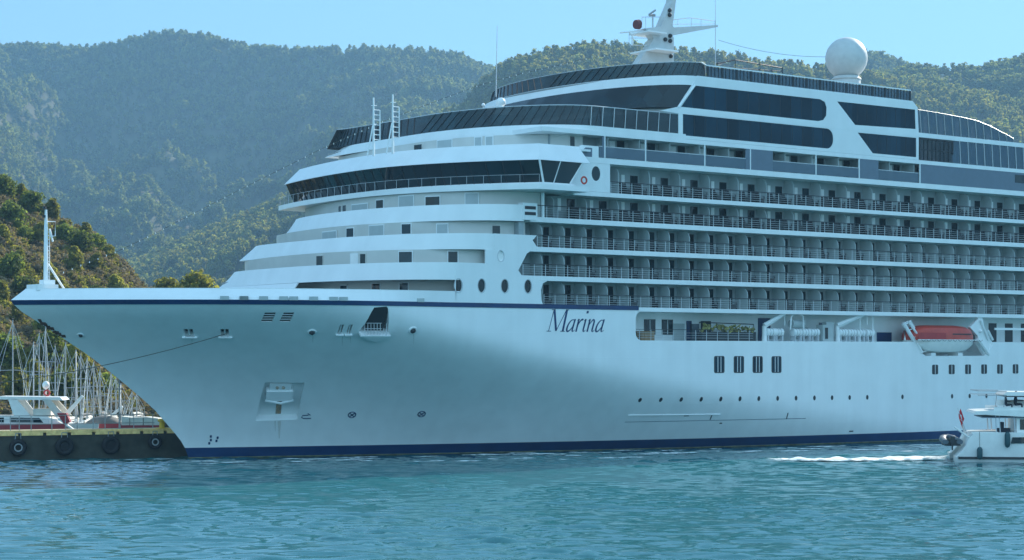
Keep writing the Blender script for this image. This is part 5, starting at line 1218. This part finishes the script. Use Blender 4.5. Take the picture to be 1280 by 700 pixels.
o0, _ = local(153, 200, RA); bt = empty('covered_boat', tuple(o0), 'boat wrapped in cream canvas beside the ship bow, with a dark hull end', 'boat', None, RA)
hull_loft(5.0, 2.4, 1.9, .3, .3).build('hull', 'dark', bt, 40)
m = MB(); m.plate([(.1, 1.9), (4.05, 1.9), (4.15, 2.5), (3.9, 3.1), (2.7, 3.25), (1.2, 3.2), (.15, 3.3)], [], -1.15, 1.15)
m.v = [(x + .05 * noise.noise(Vector((x * 2, y, z))), y, z) for x, y, z in m.v]; m.build('canvas_wrap', 'offwhite', bt)
m = MB(); m.tube([(1.0, -1.18, 3.2), (1.0, -1.2, 1.9)], .03, 4); m.tube([(2.4, -1.18, 3.2), (2.4, -1.2, 1.9)], .03, 4); m.build('lashing', 'rope', bt)
m = MB(); m.box(.0, 4.1, -1.28, -1.2, 1.75, 2.4); m.build('maroon_stripe', 'maroon', bt)
o0, _ = local(72, 196, RA); gw = empty('gangway', (o0.x, o0.y, 2.4), 'short gangway draped in maroon cloth leaning down to the pier', 'gangway', None, RA)
m = MB(); m.plate([(0, 1.35), (.95, 1.35), (1.35, .45), (.75, .2)], [], -.35, .35); m.build('maroon_drape', 'maroon', gw); m = MB(); m.obox((.95, 0, .15), (.85, 0, -.62), (0, .3, 0), (.05, 0, .06)); m.build('ramp', 'boatwhite', gw)

# ------------------------------------------------------------------ power catamaran with dinghy, crew and flag
c0 = onz(1193, 577.0, 0); CR = RA - R(7)
cat_ = empty('power_catamaran', tuple(c0), 'white power catamaran with a flybridge motoring past at the right edge', 'catamaran', None, CR)
PXM = F / ((c0 - Vector((CAMX, CAMY, 0))).dot(FWD))      # photo pixels per metre there
def cx(u): return (u - 1193) / PXM
def cz(v): return (577.0 - v) / PXM
def cw(x, y, z): return c0 + Matrix.Rotation(CR, 3, 'Z') @ Vector((x, y, z))
def cat_hull(y0):
    m = MB(); vs = []; fs = []; ns = 24; L = 14.2
    for i in range(ns):
        f = (i / (ns - 1)) ** 1.5; x = f * L; bw_ = .95 * (1 - max(0, (f - .6) / .4) ** 2.5); h = .6 + 2.02 * min(1, max(0, (x - .25) / .95)) + .25 * f
        vs += [(x + .25 * (z > 1), y0 + y * bw_, z) for y, z in ((-.55, -.4), (-.85, 0), (-.98, .55), (-1, h * .7), (-1, h), (1, h), (1, h * .7), (.98, .55), (.85, 0), (.55, -.4))]
    k = 10
    for i in range(ns - 1):
        for j in range(k): a = i * k; fs.append((a + j, a + k + j, a + k + (j + 1) % k, a + (j + 1) % k))
    fs.append(tuple(range(k))); fs.append(tuple(range((ns - 1) * k, ns * k))[::-1]); m.add(vs, fs); return m.build('hull', 'boatwhite', cat_, 40)
for y in (0, 5.0): cat_hull(y)
m = MB()
for y in (0,): m.box(.25, 12.4, y - .985, y - .9, .28, .50)
m.build('waterline_stripe', 'dark', cat_)
m = MB(); m.box(1.3, 13.0, .9, 4.1, 1.0, 2.3); m.build('bridge_deck', 'boatwhite', cat_)
prism([(cx(1260), 1.72), (11.6, 1.85), (12.2, 2.15), (11.0, 2.35), (cx(1262), 2.28)], -1.035, -.98).build('hull_window', 'glass', cat_)
prism([(cx(1268), 2.6), (11.2, 2.6), (9.6, 4.15), (cx(1268), 4.15)], -.5, 5.5).build('saloon', 'boatwhite', cat_)
prism([(cx(1272), 2.95), (10.7, 2.95), (9.9, 3.9), (cx(1272), 3.9)], -.54, -.48).build('saloon_window', 'glass', cat_)
fl = prism([(cx(1215), 4.42), (cx(1232), 4.28), (cx(1280), 4.12), (10.4, 4.1), (10.8, 4.5), (10, 4.8), (cx(1250), 4.72), (cx(1218), 4.62)], -.9, 5.9); fl.build('flybridge_deck', 'boatwhite', cat_)
m = MB(); m.box(cx(1226), 10.2, -.7, 5.7, 4.0, 4.09); m.build('flybridge_underside', 'bluepanel', cat_); m = MB(); m.box(cx(1255), 9.6, -.42, 5.42, 5.90, 5.99); m.build('bimini_underside', 'dark', cat_)  # dark sheets added under both roofs, standing in for shade there
m = MB(); m.box(cx(1240), 9.8, -.8, -.68, 4.7, 4.98); m.box(cx(1240), 9.8, 5.7, 5.8, 4.7, 4.98); m.box(9.7, 9.9, -.8, 5.8, 4.7, 5.3); m.build('flybridge_coaming', 'boatwhite', cat_)
m = MB(); m.plate([(cx(1252), 6.12), (cx(1255), 6.0), (9.6, 6.02), (9.9, 6.15), (9.5, 6.32), (cx(1257), 6.36)], [], -.4, 5.4); m.build('bimini_top', 'boatwhite', cat_)
m = MB()
for y in (-.45, 5.45): m.tube([(cx(1256), y, 6.4), (cx(1221), y, 6.45), (cx(1221), y, 6.05), (cx(1256), y, 6.05)], .035, 5)
m.tube([(cx(1221), -.45, 6.45), (cx(1221), 5.45, 6.45)], .035, 5); m.build('bimini_frame', 'steel', cat_)
for x in (cx(1252), 8.9):
    for y in (-.4, 5.4): m = MB(); m.tube([(x, y, 4.7), (x + .15, y, 6.05)], .035, 5); m.build('bimini_post', 'steel', cat_)
for u in (1243.5, 1248, 1266):
    for y in (-.6, 5.6): m = MB(); m.tube([(cx(u), y, 2.6), (cx(u) - .1, y, 4.3)], .05, 6); m.build('awning_post', 'rail', cat_)
m = MB(); m.box(cx(1246), cx(1262), .2, 1.0, 2.6, 3.05); m.box(cx(1250), cx(1254), .2, 1.0, 3.05, 3.6); m.build('cockpit_seat', 'cloth', cat_)
m = MB(); m.box(cx(1213), cx(1245), -.9, -.8, 2.55, 2.75); m.build('cockpit_coaming', 'boatwhite', cat_)
m = MB(); m.box(cx(1247), 8.5, .7, 1.3, 4.72, 5.1); m.box(cx(1247), 8.5, 1.3, 1.42, 4.72, 5.6); m.build('flybridge_seat', 'boatwhite', cat_)
m = MB()
for (u0, v0, u1, v1, y) in ((1192.5, 533.5, 1208.5, 545.5, -.4), (1207.5, 531, 1212, 543, 4.2)): m.tube([(cx(u0), y, cz(v0)), (cx(u1), y, cz(v1))], .10, 6); m.tube([(cx(u1), y, cz(v1)), (cx(1212), y, 2.2)], .09, 6)
m.build('davit', 'boatwhite', cat_, 50)
# dinghy on the davits
p = cw(cx(1180), 1.9, 1.75); dg_ = empty('dinghy', tuple(p), 'grey inflatable dinghy hoisted on the catamaran stern davits', 'dinghy', None, CR)
m = MB(); m.tube([(.95, -1.9, .05), (.95, .9, .1), (.78, 1.6, .25), (.45, 1.95, .35), (.1, 1.6, .3), (0, .9, .15), (0, -1.9, .05)], [.22, .25, .25, .25, .25, .25, .22], 10)
m.v = [(x * 1.35 + .15, y * 1.05, z) for x, y, z in m.v]; m.build('tube', 'hypalon', dg_, 60)
m = MB(); m.box(.1, 1.5, -1.85, 1.4, -.32, -.1); m.box(.15, 1.45, -1.9, -1.8, -.3, .25); m.build('floor', 'dark', dg_)
m = MB(); m.box(.55, .95, -2.25, -1.9, -.1, .55); m.box(.68, .8, -2.2, -2.0, -.7, -.1); m.build('outboard', 'dark', dg_)
# flag
fs_ = cw(cx(1211.5), 2.4, 2.5); fg = empty('flag', tuple(fs_), 'red Turkish flag flying from a staff at the catamaran stern', 'flag', None, CR)
tip = Vector((cx(1200.5) - cx(1211.5), 0, cz(511) - 2.5)); m = MB(); m.tube([(0, 0, 0), tip], .03, 5); m.build('staff', 'rail', fg)
m = MB(); vs = []; fs = []
fy = lambda a, b_: .14 * math.sin(a * 5 + b_) + .06 * math.sin(a * 11)
def fpt(a, b_): 
    q = tip * (.985 - .42 * b_); return (q.x - a * .50 + .35 * a * a + .25, fy(a, b_) * a, q.z - a * .95 - .05 * math.sin(a * 6))
for i in range(11):
    for j in range(7): vs.append(fpt(i / 10, j / 6))
for i in range(10):
    for j in range(6): a = i * 7 + j; fs.append((a, a + 7, a + 8, a + 1))
m.add(vs, fs); m.build('cloth', 'redflag', fg, 80)
m = MB()
for off in (-.02, .02):
    vs = []; k = 12
    for i in range(k + 1):
        t = R(50 + 260 * i / k); vs.append((.36 + .20 * math.cos(t), .5 + .26 * math.sin(t)))
    for i in range(k + 1):
        t = R(50 + 260 * (k - i) / k); vs.append((.40 + .155 * math.cos(t), .5 + .20 * math.sin(t)))
    m.add([(lambda q: (q[0], q[1] + off, q[2]))(fpt(a, b_)) for a, b_ in vs], [(i, i + 1, 2 * k - i, 2 * k + 1 - i) for i in range(k)])
    st_ = []
    for i in range(10): r = .085 if i % 2 == 0 else .035; t = R(180 + 36 * i); st_.append((.60 + r * math.cos(t), .5 + r * 1.3 * math.sin(t)))
    m.add([(lambda q: (q[0], q[1] + off, q[2]))(fpt(a, b_)) for a, b_ in st_], [tuple(range(10))])
m.build('crescent_and_star', 'curtain', fg)
for u, v, h, lb_ in ((1222, 565.5, 1.15, 'dark teal fender hanging low near the catamaran stern'), (1255.5, 548.5, 1.45, 'long dark teal fender hanging amidships on the catamaran side')):
    p = cw(cx(u), -1.24, cz(v)); root = empty('boat_fender', tuple(p), lb_, 'fender', 'fenders on the catamaran', CR)
    m = MB(); m.tube([(0, 0, -h / 2), (0, 0, -h * .44), (0, 0, -h * .3), (0, 0, h * .3), (0, 0, h * .44), (0, 0, h / 2)], [.05, .18, .25, .25, .18, .05], 14); m.build('fender_body', 'teal', root, 60)
    m = MB(); m.tube([(0, 0, h / 2), (0, .2, 2.75 - cz(v))], .02, 4); m.build('lanyard', 'rope', root)
# seated people on the flybridge: one skinned body each, clothes and hair as children
def person(loc, rz, label, lean, sc=1.0, arm=0.3):
    J = [((0, 0, .0), .14), ((0, 0, .22), .135), ((.02 + lean * .3, 0, .45), .15), ((.03 + lean * .6, 0, .56), .08), ((.04 + lean * .7, 0, .64), .055), ((.05 + lean * .75, 0, .74), .095), ((.05 + lean * .75, 0, .84), .085)]
    E = [(0, 1), (1, 2), (2, 3), (3, 4), (4, 5), (5, 6)]
    for s in (-1, 1):
        o = len(J); J += [((.02 + lean * .3, s * .17, .50), .07), ((.08 + lean * .3, s * .24, .28), .05), ((arm, s * .17, .26), .042), ((arm + .10, s * .15, .27), .035)]
        E += [(2, o), (o, o + 1), (o + 1, o + 2), (o + 2, o + 3)]
        o = len(J); J += [((.06, s * .10, -.02), .10), ((.44, s * .11, .02), .075), ((.47, s * .11, -.36), .055), ((.60, s * .11, -.40), .045)]
        E += [(0, o), (o, o + 1), (o + 1, o + 2), (o + 2, o + 3)]
    me = bpy.data.meshes.new('person'); me.from_pydata([j[0] for j in J], E, []); o = bpy.data.objects.new('person', me); COL.objects.link(o)
    sk_ = o.modifiers.new('s', 'SKIN'); o.modifiers.new('d', 'SUBSURF').levels = 2
    for i, v in enumerate(me.skin_vertices[0].data): v.radius = (J[i][1], J[i][1]); v.use_root = (i == 0)
    dg2 = bpy.context.evaluated_depsgraph_get(); nm = bpy.data.meshes.new_from_object(o.evaluated_get(dg2)); o.modifiers.clear(); o.data = nm
    nm.materials.clear(); nm.materials.append(M['cloth']); nm.materials.append(M['skin']); nm.shade_smooth()
    for p in nm.polygons: 
        c = p.center; p.material_index = 1 if (c.z > .60 or (c.x > arm - .02 and c.z > .2 and abs(c.y) > .12)) else 0
    o.location = loc; o.rotation_euler = (0, 0, rz); o.scale = (sc,) * 3; tag(o, label, 'person', 'people on the catamaran flybridge')
    hx = .05 + lean * .75; h = MB(); h.sphere((hx - .015, 0, .81), .108, 14, 10, (1, .95, 1)); h.v = [(x, y, max(z, .80 - (.06 if x < hx - .03 else 0))) for x, y, z in h.v]; h.build('hair', 'black', o, 60)
    fc = MB()
    for s in (-1, 1): fc.sphere((hx + .088, s * .035, .79), .012, 6, 4)
    fc.box(hx + .085, hx + .10, -.025, .025, .715, .722); fc.build('eyes_and_mouth', 'dark', o)
    ns_ = MB(); ns_.sphere((hx + .098, 0, .755), .02, 8, 6, (1, .7, 1.2))
    for s in (-1, 1): ns_.sphere((hx, s * .098, .765), .025, 8, 6, (.7, .4, 1.2))
    ns_.build('nose_and_ears', 'skin', o, 60)
    hd = MB()
    for s in (-1, 1):
        b0 = Vector((arm + .10, s * .15, .27))
        for k, l in enumerate((.07, .085, .08, .06)): y = (k - 1.5) * .018; hd.tube([b0 + Vector((-.01, y, 0)), b0 + Vector((l * .6, y * 1.1, -.005)), b0 + Vector((l, y * 1.1, -.03))], [.010, .009, .007], 5)
        hd.tube([b0 + Vector((-.02, -s * .03, 0)), b0 + Vector((.03, -s * .055, -.01))], [.011, .008], 5)
    hd.build('fingers', 'skin', o, 60)
    return o
person(cw(cx(1257), .85, 5.16), CR, 'person in dark clothes seated on the flybridge, the one nearer the stern', -.05, 1.2, .35)
person(cw(cx(1268.5), .85, 5.22), CR, 'person in dark clothes seated forward on the flybridge with an arm stretched ahead', .05, 1.32, .52)

# ------------------------------------------------------------------ foam
fm_ = bpy.data.materials.new('foam'); fm_.use_nodes = True; t = fm_.node_tree; b = t.nodes['Principled BSDF']; b.inputs['Base Color'].default_value = (.82, .85, .85, 1); b.inputs['Roughness'].default_value = .8
tc = t.nodes.new('ShaderNodeTexCoord'); nz = t.nodes.new('ShaderNodeTexNoise'); nz.inputs['Scale'].default_value = 1.3; nz.inputs['Detail'].default_value = 6; cr = t.nodes.new('ShaderNodeMapRange')
cr.inputs['From Min'].default_value = .46; cr.inputs['From Max'].default_value = .60; t.links.new(tc.outputs['Object'], nz.inputs['Vector']); t.links.new(nz.outputs['Fac'], cr.inputs['Value'])
uv_ = t.nodes.new('ShaderNodeAttribute'); uv_.attribute_name = 'thick'; ad = t.nodes.new('ShaderNodeMath'); ad.operation = 'MULTIPLY'; t.links.new(cr.outputs[0], ad.inputs[0]); t.links.new(uv_.outputs['Fac'], ad.inputs[1])
ad2 = t.nodes.new('ShaderNodeMath'); ad2.operation = 'MULTIPLY_ADD'; ad2.use_clamp = True; t.links.new(uv_.outputs['Fac'], ad2.inputs[0]); ad2.inputs[1].default_value = .55; t.links.new(ad.outputs[0], ad2.inputs[2]); t.links.new(ad2.outputs[0], b.inputs['Alpha']); M['foam'] = fm_
fo = MB(); thick = []
def streak(a, b_, w, h, dens, ns, nw=7, taper=.3):
    vs = []; fs = []; d = (b_ - a).normalized(); n_ = Vector((-d.y, d.x, 0)); L = (b_ - a).length
    for i in range(ns):
        f = i / (ns - 1); ww = w * (taper + (1 - taper) * math.sin(math.pi * min(1, f * .8 + .1))) * (1 + .35 * noise.noise(Vector((f * L * .25, w, a.x))))
        for j in range(nw):
            g = 2 * j / (nw - 1) - 1; p = a.lerp(b_, f) + n_ * (g * ww / 2 + .4 * noise.noise(Vector((f * L * .15, 3.1, a.y)))); k = (1 - g * g)
            vs.append((p.x, p.y, .07 + h * k * (.55 + .6 * noise.noise(Vector((p.x * .9, p.y * .9, 2)))))); e = min(1, f * 5, (1 - f) * 4)
            thick.append(dens * k * e)
    for i in range(ns - 1):
        for j in range(nw - 1): q = i * nw + j; fs.append((q, q + nw, q + nw + 1, q + 1))
    fo.add(vs, fs)
streak(onz(1194, 575.2, 0), onz(955, 577.0, 0), 2.6, .42, 1.9, 80); streak(onz(1190, 572.5, 0), onz(1090, 573.5, 0), 2.6, .22, 1.0, 30)
rr = random.Random(12)
for k in range(60):
    u = rr.uniform(225, 1150); v = 574.5 - (u - 233) * .0238 + rr.choice([rr.uniform(2.5, 5), rr.uniform(4, 12)]); L = rr.uniform(14, 60); streak(onz(u, v, 0), onz(u + L, v - L * .012, 0), rr.uniform(.5, 1.3), .10, rr.uniform(.7, 1.4), 14, 5)
for k in range(16):
    u = rr.uniform(0, 225); v = 577.5 - u * .018 + rr.uniform(0, 3.5); streak(onz(u, v, 0), onz(u + rr.uniform(15, 40), v - .4, 0), .7, .06, rr.uniform(.4, .8), 12, 5)
fo_ = fo.build('wake_foam', 'foam', None, 80); at_ = fo_.data.attributes.new('thick', 'FLOAT', 'POINT'); at_.data.foreach_set('value', thick)
tag(fo_, 'white wake foam behind the catamaran and thin foam lines by the hull', 'foam', kind='stuff')

# ------------------------------------------------------------------ hazy air
m = MB(); c = Vector((CAMX, CAMY, 0))
ax = [(-4340, -1540), (4340, -1540), (4340, 4740), (-4340, 4740)]
pts = [c + RIGHT * x + FWD * y for x, y in ax]
m.add([(p.x, p.y, -4) for p in pts] + [(p.x, p.y, 620) for p in pts], [(3, 2, 1, 0), (4, 5, 6, 7), (0, 1, 5, 4), (1, 2, 6, 5), (2, 3, 7, 6), (3, 0, 4, 7)])
hm = bpy.data.materials.new('hazy_air'); hm.use_nodes = True; t = hm.node_tree; t.nodes.remove(t.nodes['Principled BSDF'])
pv = t.nodes.new('ShaderNodeVolumePrincipled'); pv.inputs['Color'].default_value = (.30, .58, .84, 1); pv.inputs['Density'].default_value = 0.00015; pv.inputs['Anisotropy'].default_value = .15
t.links.new(pv.outputs[0], t.nodes['Material Output'].inputs['Volume']); M['haze'] = hm
hz_ = m.build('haze', 'haze'); tag(hz_, 'blue summer haze in the air over the harbour', 'haze', kind='stuff')
